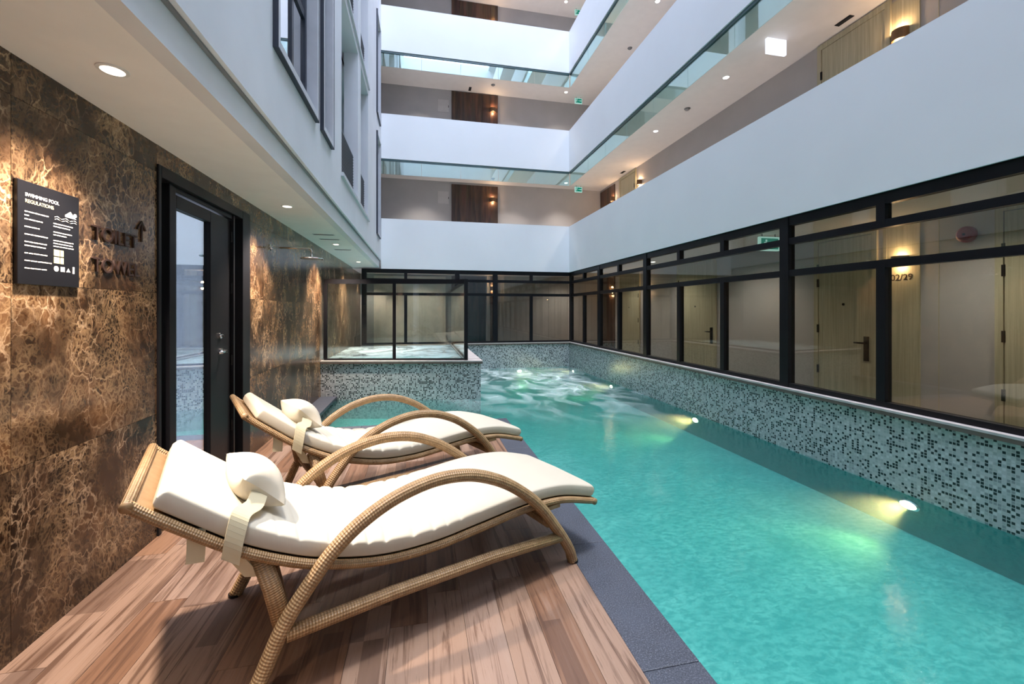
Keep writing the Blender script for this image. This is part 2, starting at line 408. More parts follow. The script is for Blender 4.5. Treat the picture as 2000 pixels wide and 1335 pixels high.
# ------------------------------------------------------------------ pool shell and water
struct('pool_floor', MB().box(XL, XR, YN, YF, -0.5, ZP), 'poolfloor', 'turquoise tiled pool bottom', 'floor')
COPZ = 0.58
struct('pool_wall_submerged', MB().box(XR - 0.0003, XR + 0.29, YN, YF - 0.0003, -0.5, ZW - 0.012).box(0.97, XR - .0004, YF - .0003, YF + .2, -.5, ZW - .012), plain('dark_turquoise_tile', (0.02, 0.26, 0.24), 0.5, var=0.15, scale=30), 'dark turquoise tiled pool side below the waterline', 'wall')
struct('pool_wall_right', MB().box(XR, XR + 0.3, YN, YF + 0.3, -0.5, COPZ - 0.05), 'mosaic', 'long low pool wall of grey and black mosaic under the corridor glazing', 'wall')
struct('pool_wall_far', MB().box(0.9, XR - 0.001, YF, YF + 0.3, -0.5, COPZ - 0.05), 'mosaic', 'far low pool wall of pale mosaic', 'wall')
# spa tub: its front is slightly turned
def spa_y(x): return 7.42 + (x + 1.55) / (0.96 + 1.55) * (6.91 - 7.42)
fa, fb = (XL, spa_y(XL)), (0.96, 6.91)
mb = MB()
mb.hexa([(fa[0], fa[1], -0.5), (fb[0], fb[1], -0.5), (fb[0], fb[1] + 0.25, -0.5), (fa[0], fa[1] + 0.25, -0.5), (fa[0], fa[1], COPZ - 0.05), (fb[0], fb[1], COPZ - 0.05), (fb[0], fb[1] + 0.25, COPZ - 0.05), (fa[0], fa[1] + 0.25, COPZ - 0.05)])
mb.box(0.71, 0.96, fb[1] + 0.25, YF, -0.5, COPZ - 0.05)
struct('spa_wall', mb, 'mosaic', 'mosaic tiled front and side of the raised spa tub', 'wall')
mb = MB(); y0, y1 = spa_y(XL) + 0.25, YF
struct('spa_floor', MB().box(XL, 0.709, spa_y(XL) + 0.26, YF, -0.5, 0.30), 'poolfloor', 'pale floor of the raised spa tub', 'floor')
mb = MB(); sy = lambda x: spa_y(x) + 0.251
mb._add([(XL, sy(XL), 0.552), (0.709, sy(0.709), 0.552), (0.709, YF, 0.552), (XL, YF, 0.552)], [(0, 1, 2, 3)])
struct('spa_water', mb, 'spawater', 'raised spa water behind the glass screen, whitened by a painted reflection', 'water')
# stone copings: pale top with a darker front lip
def coping(name, pts_top, label):
    return None
mb = MB()
mb.box(XR - 0.03, XR + 0.30, YN, YF - 0.03, COPZ - 0.018, COPZ)
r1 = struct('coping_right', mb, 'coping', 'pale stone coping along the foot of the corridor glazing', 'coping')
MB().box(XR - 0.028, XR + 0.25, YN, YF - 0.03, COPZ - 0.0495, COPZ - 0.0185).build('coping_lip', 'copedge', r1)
mb = MB(); mb.box(0.992, XR + 0.3, YF - 0.0295, YF + 0.30, COPZ - 0.018, COPZ)
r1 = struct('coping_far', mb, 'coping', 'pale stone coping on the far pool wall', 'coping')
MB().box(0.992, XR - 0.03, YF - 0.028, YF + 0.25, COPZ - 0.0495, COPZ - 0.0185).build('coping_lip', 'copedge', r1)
def slab_skew(mb, x0, x1, d0, d1, z0, z1):
    mb.hexa([(x0, spa_y(x0) + d0, z0), (x1, spa_y(x1) + d0, z0), (x1, spa_y(x1) + d1, z0), (x0, spa_y(x0) + d1, z0), (x0, spa_y(x0) + d0, z1), (x1, spa_y(x1) + d0, z1), (x1, spa_y(x1) + d1, z1), (x0, spa_y(x0) + d1, z1)])
mb = MB(); slab_skew(mb, XL, 0.99, -0.03, 0.25, COPZ - 0.018, COPZ); mb.box(0.71, 0.99, spa_y(0.71) + 0.251, YF - 0.001, COPZ - 0.018, COPZ)
r1 = struct('coping_spa', mb, 'coping', 'stone coping on the raised spa wall carrying the glass screen', 'coping')
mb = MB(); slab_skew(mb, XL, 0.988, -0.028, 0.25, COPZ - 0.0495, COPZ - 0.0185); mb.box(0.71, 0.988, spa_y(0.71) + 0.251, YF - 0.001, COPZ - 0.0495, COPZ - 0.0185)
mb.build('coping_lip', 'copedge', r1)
# water surface (L-shaped, round the deck)
mb = MB()
a, b, c = 0.85, XR, YF
mb._add([(0.96, YN, ZW), (b, YN, ZW), (b, 5.39, ZW), (0.96, 5.39, ZW), (-1.34, 5.39, ZW), (-1.34, spa_y(-1.34), ZW), (0.96, 6.91, ZW), (b, 6.91, ZW), (b, c, ZW), (0.96, c, ZW)],
        [(0, 1, 2, 3), (4, 3, 6, 5), (3, 2, 7, 6), (6, 7, 8, 9)])
struct('pool_water', mb, 'water', 'turquoise pool water, foaming white at the far end', 'water')

t_ = NT('pool_water_body')
ab = t_.n('VolumeAbsorption', {'Color': (0.30, 0.84, 0.81), 'Density': 1.3}); sc = t_.n('VolumeScatter', {'Color': (0.86, 0.97, 0.92), 'Density': 0.45, 'Anisotropy': 0.2})
ad = t_.n('AddShader', {0: ab.outputs[0], 1: sc.outputs[0]}); t_.t.links.new(ad.outputs[0], t_.out.inputs['Volume'])
M['waterbody'] = t_.m
mb = MB().box(0.961, XR - .0005, YN + .001, YF - .0005, ZP + .0005, ZW - .001)
p_ = [(-1.34, 5.40), (0.9605, 5.40), (0.9605, 6.909), (-1.34, spa_y(-1.34) - .001)]
mb.hexa([(x, y, ZP + .0005) for x, y in p_] + [(x, y, ZW - .001) for x, y in p_])
struct('water_body', mb, 'waterbody', 'hazy turquoise depth of the pool water', 'water')
# ------------------------------------------------------------------ left marble wall
DY0, DY1, DZ = 3.03, 4.47, 2.31       # door opening
mb = MB(); ys = [YN, -2.0, -1.0, 0.05, 1.06, 2.075, DY0, DY1, 5.50, 6.53, 7.56, 8.6, 9.65, 10.7, YB]
zs = [-0.5, 0.0, 0.76, 1.51, 2.26, ZS]
for i in range(len(ys) - 1):
    for j in range(len(zs) - 1):
        if ys[i] == DY0 and zs[j] < DZ and zs[j] >= 0.0:
            if zs[j + 1] > DZ: mb.box(XL - 0.03, XL, ys[i] + 0.001, ys[i + 1] - 0.001, DZ, zs[j + 1])
            continue
        mb.box(XL - 0.03, XL, ys[i] + 0.001, ys[i + 1] - 0.001, zs[j] + 0.001, zs[j + 1] - 0.001)
struct('wall_left', mb, 'marble', 'polished brown marble wall with pale veins', 'wall')
mb = MB(); mb.box(XL - 0.25, XL - 0.0305, YN, DY0, -0.5, ZS + 0.2); mb.box(XL - 0.25, XL - 0.0305, DY1, YB + 0.2, -0.5, ZS + 0.2)
mb.box(XL - 0.25, XL - 0.0305, DY0, DY1, DZ, ZS + 0.2); mb.box(XL - 1.2, XL - 1.1, DY0 - 1, DY1 + 1, -0.1, ZS)
mb.box(XL - 1.1, XL - 0.0305, DY0, DY1, -0.5, 0.0)
struct('wall_left_backing', mb, 'void', 'dark structure behind the marble', 'wall')

# ------------------------------------------------------------------ glazed door in the marble wall
d = sroot('door_1', (XL, 3.75, 0), 'black framed glass door in the brown marble wall', 'door')
def L(mb): return mb          # coordinates below are local to the door: x out of the wall, y along it
o0 = -3.75
mb = MB()
mb.box(-0.10, 0.012, DY0 + o0, 3.06 + o0, 0, DZ); mb.box(-0.10, 0.012, 4.30 + o0, DY1 + o0, 0, DZ)
mb.box(-0.10, 0.012, 3.06 + o0, 4.30 + o0, 2.235, DZ); mb.box(-0.10, -0.01, 3.19 + o0, 3.26 + o0, 0, 2.235)
mb.box(-0.10, -0.01, 4.16 + o0, 4.19 + o0, 0, 2.235); mb.box(-0.10, -0.015, 3.06 + o0, 4.30 + o0, 0, 0.03)
mb.box(-0.10, -0.02, 3.26 + o0, 4.16 + o0, 2.20, 2.235)
mb.build('door_frame', 'black', d, bevel=0.004)
mb = MB(); mb.box(-0.09, -0.035, 3.265 + o0, 3.32 + o0, 0.035, 2.19); mb.box(-0.09, -0.035, 3.80 + o0, 4.155 + o0, 0.035, 2.19)
mb.box(-0.09, -0.035, 3.32 + o0, 3.80 + o0, 2.10, 2.19); mb.box(-0.09, -0.035, 3.32 + o0, 3.80 + o0, 0.035, 0.12)
leaf = mb.build('door_leaf', 'black', d, bevel=0.003)
MB().box(-0.066, -0.06, 3.318 + o0, 3.802 + o0, 0.118, 2.102).build('glass_pane', 'mirrorglass', leaf)
MB().box(-0.066, -0.06, 3.06 + o0, 3.19 + o0, 0.03, 2.235).build('side_light', 'mirrorglass', d)
MB().box(-0.066, -0.06, 4.19 + o0, 4.30 + o0, 0.03, 2.235).build('side_light', 'mirrorglass', d)
mb = MB(); mb.lathe([(0.026, 0), (0.026, 0.012), (0.011, 0.014), (0.011, 0.05)], (-0.035, 3.97 + o0, 1.06), 'x', 16)
mb.tube([(0.01, 3.975 + o0, 1.06), (0.012, 3.92 + o0, 1.06), (0.01, 3.84 + o0, 1.058)], 0.010, 10, up=(1, 0, 0)); mb.build('lever_handle', 'chrome', leaf)
mb = MB(); mb.lathe([(0.024, 0), (0.024, 0.010), (0.010, 0.011), (0.010, 0.03)], (-0.035, 3.96 + o0, 1.19), 'x', 16); mb.build('thumb_turn', 'chrome', leaf)
for hz in (0.35, 0.92, 1.55, 2.0):
    MB().lathe([(0.009, 0), (0.009, 0.09)], (-0.028, 4.165 + o0, hz), 'z', 10).build('hinge', 'steel', leaf)

# ------------------------------------------------------------------ soffit and facade on the left
struct('ceiling', MB().box(XL - 0.25, -0.98, YN, YB, ZS, ZS + 0.06), 'soffit', 'warm white soffit over the deck edge', 'ceiling')
struct('trim_1', MB().box(-1.06, -0.975, YN, YF + 0.02, ZS - 0.001, 2.588), 'facade', 'smooth white fascia along the soffit edge', 'fascia')
struct('trim_shadow_line', MB().box(-1.02, -0.955, YN, YF + .02, 2.5885, 2.5995), 'greyplastic', 'dark strip painted as the shadow line between fascia and facade', 'trim')  # solid dark strip stands in for the shade of the recess
FY1 = YF - 0.001
openings = []      # y0,y1,z0,z1
for lv in range(5):
    dz = 2.60 * lv
    openings += [(2.99, 4.11, 3.10 + dz, 5.25 + dz, 'w'), (4.30, 4.79, 3.11 + dz, 5.25 + dz, 'n'), (5.40, 8.02, (3.05, 5.43, 8.03, 10.63, 13.23)[lv], (5.28, 7.88, 10.48, 13.08, 15.2)[lv], 'b'), (9.46, 10.2, 3.05 + dz, 5.25 + dz, 'n'), (0.2, 2.2, 3.10 + dz, 5.25 + dz, 'w')]
openings = [o for o in openings if o[3] < ROOF]
yc = sorted({YN, FY1} | {o[0] for o in openings} | {o[1] for o in openings}); zc = sorted({2.60, ROOF} | {o[2] for o in openings} | {o[3] for o in openings})
mb = MB()
for i in range(len(yc) - 1):
    run = None
    for j in range(len(zc) - 1):
        ym, zm = (yc[i] + yc[i + 1]) / 2, (zc[j] + zc[j + 1]) / 2
        hole = any(o[0] < ym < o[1] and o[2] < zm < o[3] for o in openings)
        if not hole: mb.box(XF - 0.25, XF, yc[i], yc[i + 1], zc[j], zc[j + 1])
struct('facade_left', mb, 'facade', 'pale render facade with recessed windows above the soffit', 'wall')
struct('facade_backing', MB().box(XL - 0.3, XL - 0.25, YN, YB, 2.7, ROOF).box(XL - 0.25, XF - 0.25, YB - .05, YB, 2.7, ROOF), 'void', 'dark rooms behind the facade windows', 'wall')
wn = 0
for (y0, y1, z0, z1, kd) in openings:
    if z0 > 6.5: continue
    wn += 1
    if kd == 'b':
        continue
    r = sroot('window_%d' % wn, (XF, (y0 + y1) / 2, z0), {('w', 0): 'dark framed facade window close over the soffit, beside the narrow window', ('n', 0): 'narrow recessed window strip in the pale facade'}.get((kd, 0 if z0 < 4 and 2 < y0 < 5 else 1), 'recessed facade window with dark frame' + (' on the upper storey' if z0 > 4 else (' next to the far corner' if y0 > 8 else ' behind the viewer')) + (' , wide' if kd == 'w' else '')), 'window')
    yo, zo = -(y0 + y1) / 2, -z0
    def bx(mb, a, b, c, e, f, g): return mb.box(a, b, c + yo, e + yo, f + zo, g + zo)
    mb = MB(); t = 0.05
    bx(mb, -0.06, 0.03, y0 - 0.0, y0 + t, z0, z1); bx(mb, -0.06, 0.03, y1 - t, y1, z0, z1); bx(mb, -0.06, 0.035, y0 + t, y1 - t, z0, z0 + t); bx(mb, -0.06, 0.03, y0 + t, y1 - t, z1 - t, z1)
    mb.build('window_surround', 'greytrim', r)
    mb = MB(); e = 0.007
    bx(mb, 0.0, 0.034, y0 - e, y0, z0 - e, z1); bx(mb, 0.0, 0.034, y1, y1 + e, z0 - e, z1); bx(mb, 0.0, 0.036, y0, y1, z0 - e, z0); mb.build('shadow_edge_bead', 'navy', r)  # dark bead drawn round the surround as its shadow line
    t2 = 0.045; a0, a1 = y0 + t, y1 - t
    mb = MB()
    bx(mb, -0.12, -0.06, a0, a0 + t2, z0 + t, z1 - t); bx(mb, -0.12, -0.06, a1 - t2, a1, z0 + t, z1 - t)
    bx(mb, -0.12, -0.06, a0 + t2, a1 - t2, z0 + t, z0 + t + t2); bx(mb, -0.12, -0.06, a0 + t2, a1 - t2, z1 - t - t2, z1 - t)
    if kd == 'w':
        bx(mb, -0.12, -0.06, 3.30 - 2.99 + y0 - 0.03, 3.30 - 2.99 + y0 + 0.03, z0 + t + t2, z1 - t - t2)
        bx(mb, -0.115, -0.065, 3.66 - 2.99 + y0 - 0.025, 3.66 - 2.99 + y0 + 0.025, z0 + t + t2, z1 - t - t2)
        bx(mb, -0.115, -0.065, 3.69 - 2.99 + y0, a1 - t2, z0 + 0.85, z0 + 0.92)
    mb.build('window_frame', 'navy', r)
    mb = MB(); bx(mb, -0.085, -0.08, a0 + t2, a1 - t2, z0 + t + t2, z1 - t - t2); mb.build('glass_pane', 'winglass', r)
# loggia openings with louvred railings
for lv in range(2):
    dz = 2.60 * lv; y0, y1, z0, z1 = 5.40, 8.02, (3.05, 5.43)[lv], (5.28, 7.88)[lv]
    r = sroot('loggia', (XF, 6.7, z0), 'recessed loggia with louvred railing ' + ('just over the soffit' if lv == 0 else 'on the upper storey'), 'loggia')
    yo, zo = -6.7, -z0
    mb = MB()
    def bx(mb, a, b, c, e, f, g): return mb.box(a, b, c + yo, e + yo, f + zo, g + zo)
    bx(mb, -0.80, -0.76, y0 - .3, y1 + .3, z0 - .2, z1 + .2); bx(mb, -0.76, -0.255, y0 - .3, y1 + .3, z0 - .25, z0 - .2)
    bx(MB(), -0.76, -0.255, y0 - .3, y1 + .3, z1 + .1, z1 + .2).build('loggia_ceiling', 'navy', r); bx(mb, -0.76, -0.255, y1 + .15, y1 + .3, z0 - .2, z1 + .1); bx(mb, -0.76, -0.255, y0 - .3, y0 - .15, z0 - .2, z1 + .1)  # loggia ceiling coloured dark to put its shade into the paint
    mb.build('loggia_lining', 'facade', r)
    mb = MB(); bx(mb, -0.755, -0.745, y0 - .2, y1 + .1, z0, z1); mb.build('loggia_door', 'winglass', r)
    mb = MB(); bx(mb, -0.76, -0.72, 6.86, 6.93, z0, z1); bx(mb, -0.76, -0.72, y0 - .2, y1 + .1, z0 + 2.05, z0 + 2.12); mb.build('door_bars', 'navy', r)
    mb = MB(); bx(mb, -0.2, 0.0, 6.76, 7.06, z0, z1); mb.build('pier', 'facade', r)
    mb = MB(); bx(mb, -0.55, -0.26, 5.5, 6.25, z0 + 1.5, z1 - .02); mb.build('duct_box', 'soffit', r)
    for a, b in ((5.41, 6.755), (7.065, 8.01)):
        mb = MB(); zz = z0 + 0.03
        bx(mb, -0.10, -0.07, a, a + .03, z0, z0 + .68); bx(mb, -0.10, -0.07, b - .03, b, z0, z0 + .68); bx(mb, -0.10, -0.07, a + .03, b - .03, z0 + .65, z0 + .68)
        while zz < z0 + .64:
            mb.hexa([(-0.11, a + .03 + yo, zz + zo), (-0.06, a + .03 + yo, zz + .022 + zo), (-0.06, b - .03 + yo, zz + .022 + zo), (-0.11, b - .03 + yo, zz + zo), (-0.11, a + .03 + yo, zz + .008 + zo), (-0.06, a + .03 + yo, zz + .03 + zo), (-0.06, b - .03 + yo, zz + .03 + zo), (-0.11, b - .03 + yo, zz + .008 + zo)])
            zz += 0.042
        mb.build('louvre_panel', 'louvre', r)
    mb = MB(); bx(mb, -0.02, 0.03, 5.36, 8.06, z0 - .045, z0 - .001); mb.build('sill', 'greytrim', r)

# ------------------------------------------------------------------ balconies, slabs, corridors
names = ['first', 'second', 'third', 'fourth', 'fifth']
for k in range(5):
    b, tp = BOT[k], TOP[k]
    vis = k < 3
    struct('parapet_right', MB().box(XR, XR + 0.15, YN, YF + 0.15, b, tp), 'wall', 'long white balcony parapet on the %s floor over the corridor side' % names[k], 'parapet')
    struct('parapet_far', MB().box(XF, XR - 0.001, YF, YF + 0.15, b, tp), 'wall', 'white balcony parapet on the %s floor across the far end' % names[k], 'parapet')
    struct('corridor_slab_right', MB().box(XR + 0.151, XB, YN, YB, b + 0.005, b + 0.22), 'corrceil', 'slab between corridors under the %s floor' % names[k], 'slab')
    struct('corridor_slab_far', MB().box(XL, XR + 0.15, YF + 0.151, YB, b + 0.005, b + 0.22), 'corrceil', 'far slab between corridors under the %s floor' % names[k], 'slab')
struct('wall_right', MB().box(XB, XB + 0.2, YN, YB + 0.2, -0.5, ROOF), 'corrwall', 'grey beige back wall of the corridors', 'wall')
struct('wall_far', MB().box(XL - 0.25, 0.85, YB, YB + 0.2, -0.5, 2.39).box(1.86, XB - 0.001, YB, YB + 0.2, -0.5, 2.39).box(XL - 0.25, XB - 0.001, YB, YB + 0.2, 2.39, ROOF), 'corrwall', 'grey back wall of the far corridors', 'wall')
struct('wall_near', MB().box(XL - 0.25, XB - 0.001, YN - 0.2, YN, -0.5, ROOF), 'wall', 'white end wall of the court behind the viewer', 'wall')
struct('roof_right', MB().box(XR, XB, YN, YB, ROOF - 0.2, ROOF).box(XL - .3, XR - .001, YF, YB, ROOF - .2, ROOF).box(XL - .3, XF, YN, YF - .001, ROOF + .001, ROOF + 0.2), 'wall', 'roof slab round the open court', 'roof')
struct('corridor_floor', MB().box(XR + 0.301, XB, YN, YB, -0.5, 0.0).box(XL, XR + 0.3, YF + 0.301, YB, -0.5, 0.0), 'corrfloor', 'tiled ground floor of the corridors', 'floor')

struct('wall_lobby', MB().box(0.5, 2.3, YB + 2.0, YB + 2.1, 0, 2.5).box(0.5, 0.6, YB + .2, YB + 2.0, 0, 2.5).box(2.2, 2.3, YB + .2, YB + 2.0, 0, 2.5).box(.6, 2.2, YB + .2, YB + 2.0, 2.4, 2.5).box(.6, 2.2, YB, YB + 2.0, -.1, 0.0), 'darkwood', 'dark unlit lobby opening off the far corridor', 'wall')
# hanging glass smoke barriers under the parapets
for k in (1, 2, 3):
    b = BOT[k]
    r = sroot('glass_barrier', (XR, 4, b), 'green tinted glass strip hanging below the %s floor parapet on the corridor side' % names[k], 'glass')
    MB().box(0.02, 0.06, YN - 4, YF + 0.02 - 4, -0.045, -0.001).build('channel', 'tealedge', r)
    y = YN
    while y < YF:
        y1 = min(y + 0.95, YF + 0.03); MB().box(0.035, 0.045, y + 0.004 - 4, y1 - 0.004 - 4, -0.36, -0.045).build('glass_pane', 'smokeglass', r); y = y1
    r = sroot('glass_barrier', (1.4, YF, b), 'green tinted glass strip hanging below the %s floor parapet across the far end' % names[k], 'glass')
    MB().box(XF - 1.4, XR + 0.015 - 1.4, 0.02, 0.06, -0.045, -0.001).build('channel', 'tealedge', r)
    x = XF
    while x < XR:
        x1 = min(x + 0.95, XR + 0.03); MB().box(x + 0.004 - 1.4, x1 - 0.004 - 1.4, 0.035, 0.045, -0.36, -0.045).build('glass_pane', 'smokeglass', r); x = x1

# ------------------------------------------------------------------ corridor glazing
def glazing(root, along, fixed, a0, a1, fulls, subs, sgn):
    """along: 'y' or 'x'; fixed: plane coordinate; root at origin"""
    T = [(2.305, 2.40), (2.105, 2.172), (1.765, 1.832)]
    def bx(mb, u0, u1, d0, d1, z0, z1):
        return mb.box(fixed + d0, fixed + d1, u0, u1, z0, z1) if along == 'y' else mb.box(u0, u1, fixed + d0, fixed + d1, z0, z1)
    hw, sw = 0.055, 0.036
    for (z0, z1) in T: bx(MB(), a0, a1, 0.005, 0.075, z0, z1).build('transom', 'black', root)
    bx(MB(), a0, a1, 0.0, 0.08, COPZ + 0.0005, COPZ + 0.045).build('bottom_rail', 'black', root)
    for p in fulls: bx(MB(), p - hw, p + hw, -0.004, 0.084, COPZ + 0.001, 2.398).build('post', 'black', root)
    for p in subs:
        bx(MB(), p - sw, p + sw, 0.003, 0.078, COPZ + 0.001, 1.80).build('mullion', 'black', root)
        bx(MB(), p - sw, p + sw, 0.003, 0.078, 2.14, 2.34).build('mullion', 'black', root)
    al = sorted(list(fulls) + list(subs)); ed = [a0] + [p for p in al if a0 + .06 < p < a1 - .06] + [a1]
    for i in range(len(ed) - 1):
        for (z0, z1) in ((COPZ + 0.04, 1.77), (2.165, 2.31)):
            bx(MB(), ed[i] + .01, ed[i + 1] - .01, 0.037, 0.043, z0, z1).build('glass_pane', 'glass', root)
    fl2 = [a0] + [p for p in sorted(fulls) if a0 + .06 < p < a1 - .06] + [a1]
    for i in range(len(fl2) - 1): bx(MB(), fl2[i] + .01, fl2[i + 1] - .01, 0.037, 0.043, 1.83, 2.11).build('glass_pane', 'glass', root)
GX = 3.835
g = sroot('window_20', (0, 0, 0), 'long black framed glazing between pool and corridor', 'window')
glazing(g, 'y', GX, YN, YF - 0.02, [YF + 0.03, 8.75, 6.77, 3.86, 0.95, -1.0], [9.66, 7.81, 5.79, 4.83, 2.88, 1.92, 0.0], 1)
g = sroot('window_21', (0, 0, 0), 'black framed glazing across the far end of the pool', 'window')
glazing(g, 'x', YF + 0.035, -1.30, XR + 0.02, [-1.32, 0.885, 1.845], [-0.36, 2.79], 1)
struct('trim_2', MB().box(XR + 0.02, XR + 0.12, YN, YF, 2.4, 2.402), 'black')

# spa glass screen
g = tag(empty('glass_screen', (0, 0, 0)), 'black framed glass screen standing on the raised spa wall', 'glass screen')
g.location = (-0.32, spa_y(-0.32) + 0.07, COPZ)
gx, gy = g.location.x, g.location.y
def sk(mb, x0, x1, d0, d1, z0, z1):
    p = lambda x, d, z: (x - gx, spa_y(x) + 0.07 + d - gy, z)
    return mb.hexa([p(x0, d0, z0), p(x1, d0, z0), p(x1, d1, z0), p(x0, d1, z0), p(x0, d0, z1), p(x1, d0, z1), p(x1, d1, z1), p(x0, d1, z1)])
SX0, SX1, SH = -1.56, 0.745, 1.335
sk(MB(), SX0, SX1, -0.022, 0.022, SH - 0.075, SH).build('top_rail', 'black', g)
sk(MB(), SX0, SX1, -0.022, 0.022, 0.001, 0.03).build('bottom_rail', 'black', g)
for p, hw in ((SX0 + .022, .03), (-0.43, .026)): sk(MB(), p - hw, p + hw, -0.021, 0.021, 0.03, SH - 0.075).build('post', 'black', g)
ys1 = spa_y(SX1) + 0.07
MB().box(SX1 - .045 - gx, SX1 + 0.012 - gx, ys1 - .04 - gy, ys1 + .04 - gy, 0.001, SH + .001).build('post', 'black', g)
for a, b in ((SX0 + .05, -0.455), (-0.405, SX1 - .045)): sk(MB(), a, b, -0.004, 0.004, 0.03, SH - .075).build('glass_pane', 'spaglass', g)
MB().box(SX1 - .022 - gx, SX1 + .012 - gx, ys1 + .04 - gy, YF - .02 - gy, SH - 0.06, SH).build('top_rail', 'black', g)
MB().box(SX1 - .022 - gx, SX1 + .012 - gx, ys1 + .04 - gy, YF - .02 - gy, 0.001, 0.03).build('bottom_rail', 'black', g)
MB().box(SX1 - .012 - gx, SX1 - .004 - gx, ys1 + .04 - gy, YF - .02 - gy, 0.03, SH - .06).build('glass_pane', 'spaglass', g)

# ------------------------------------------------------------------ corridor doors and wood panels
def corridor_door(n, y0, y1, z, hinge_far, label):
    """pale door in the right-hand back wall, opening y0..y1, floor z"""
    r = sroot('door_%d' % n, (XB, (y0 + y1) / 2, z), label, 'door'); w = (y1 - y0) / 2
    mb = MB(); mb.box(-0.03, 0, -w - .06, -w, 0, 2.40); mb.box(-0.03, 0, w, w + .06, 0, 2.40); mb.box(-0.03, 0, -w, w, 2.33, 2.40); mb.build('door_frame', 'palewood', r)
    lf = MB().box(-0.022, 0, -w + .006, w - .006, 0.005, 2.325).build('door_leaf', 'palewood', r)
    s = 1 if hinge_far else -1
    for hz in (0.55, 1.10, 1.72, 1.92): MB().box(-0.034, -0.022, s * w - .012, s * w + .012, hz, hz + .11).build('hinge', 'steel', lf)
    mb = MB(); mb.box(-0.036, -0.022, -s * w + s * .06 - .028, -s * w + s * .06 + .028, 0.78, 1.08); mb.tube([(-0.036, -s * w + s * .06, 1.0), (-0.08, -s * w + s * .06, 1.0), (-0.085, -s * w + s * .10, 1.0), (-0.08, -s * w + s * .17, 1.0)], 0.011, 8, up=(0, 0, 1))
    mb.build('lever_handle', 'steel', lf)
    MB().lathe([(0.016, 0), (0.016, -0.006)], (-0.022, 0, 1.48), 'x', 12).build('peephole', 'steel', lf)
    return r
corridor_door(2, 4.11, 4.82, 0, True, 'pale wood guest room door seen through the glazing beside the lit room number')
corridor_door(3, 2.10, 2.92, 0, True, 'pale wood door beyond the red bell seen through the glazing')
corridor_door(4, 9.75, 10.75, 0, False, 'pale wood door behind the glazing next to the dark wood panel')
corridor_door(5, 6.95, 8.05, 0, True, 'pale wood service door halfway along the glazed corridor')
for k, n in ((0, 6), (1, 7)):
    z = BOT[k] + 0.222
    corridor_door(n, 3.96, 4.77, z, True, 'pale wood door on the %s floor partly above the parapet' % names[k])
    corridor_door(n + 2, 9.95, 10.75, z, False, 'pale wood door on the %s floor beside the dark corner panel' % names[k])
mb = MB()
for z in (0.0, BOT[0] + .222, BOT[1] + .222, BOT[2] + .222):
    r = MB(); h = 2.39 if z < .1 else 2.35
    for i in range(6):
        if z < .1 and i < 5: continue
        r.box(0.85 + i * .2215, 0.85 + (i + 1) * .2215 - .004, YB - 0.03, YB, z, z + h)
    o = struct('wood_panel_far', r, 'darkwood', 'dark wood panelled lift wall across the far end, %s floor' % (['ground'] + names)[[0, 1, 2, 3][[0.0, BOT[0] + .222, BOT[1] + .222, BOT[2] + .222].index(z)]], 'panel')
    r = MB()
    for i in range(5): r.box(XB - 0.03, XB, 11.1 + i * .19, 11.1 + (i + 1) * .19 - .004, z, z + h)
    struct('wood_panel_corner', r, 'darkwood', 'dark red wood panelling by the far corner, %s floor' % (['ground'] + names)[[0.0, BOT[0] + .222, BOT[1] + .222, BOT[2] + .222].index(z)], 'panel')
# wall seams by the room number
r = MB()
for z, h in ((0, 2.39), (BOT[0] + .222, 2.35)):
    for y in (3.63, 3.97): r.box(XB - 0.014, XB, y - .02, y + .02, z, z + h)
    r.box(XB - 0.002, XB, 3.44, 3.446, z, z + h)
struct('trim_3', r, 'palewood', 'narrow wooden strips framing the lit wall bay', 'trim')
r = MB()
for z, h in ((0, 2.39), (BOT[0] + .222, 2.35)):
    r.box(XB - 0.008, XB, 3.65, 3.95, z, z + h)
struct('wall_bay', r, 'palewood', 'pale wood bay behind the sconce and room number', 'wall')
# curtained rooms behind the spa: pale panels
r = MB()
x = -1.25
while x < 0.55: r.box(x, x + .16, YB - 0.05 - 0.02 * (int((x + 2) / .16) % 2), YB - .001, 0.0, 2.35); x += .161
struct('curtain_wall', r, plain('beige_drape', (0.78, 0.68, 0.60), 0.8), 'beige folded drapes behind the spa glazing', 'curtain')
r = MB(); x = 2.35
while x < 5.3: r.box(x, x + .19, YB - 0.02, YB - .001, 0.0, 2.39); x += .194
struct('panel_wall_far', r, plain('grey_panel', (0.36, 0.34, 0.34), 0.5), 'grey panelled wall of the far corridor behind the glazing', 'wall')
for k in (0, 1):
    o = MB().box(-.15, .15, -0.012, 0, -.17, .17).build('access_panel', plain('access_panel_paint', (0.52, 0.50, 0.50), 0.5)); o.location = (0.62, YB, BOT[k + 1] - 0.45)
    MB().box(.135, .15, -0.016, -0.012, -.04, .02).build('latch', 'steel', o); MB().box(-.165, .165, -0.006, 0, -.185, .185).build('mounting_frame', 'corrwall', o)
    tag(o, 'small grey access panel beside the dark wood panel, %s floor' % names[k], 'access panel', 'access panels on the far wall')

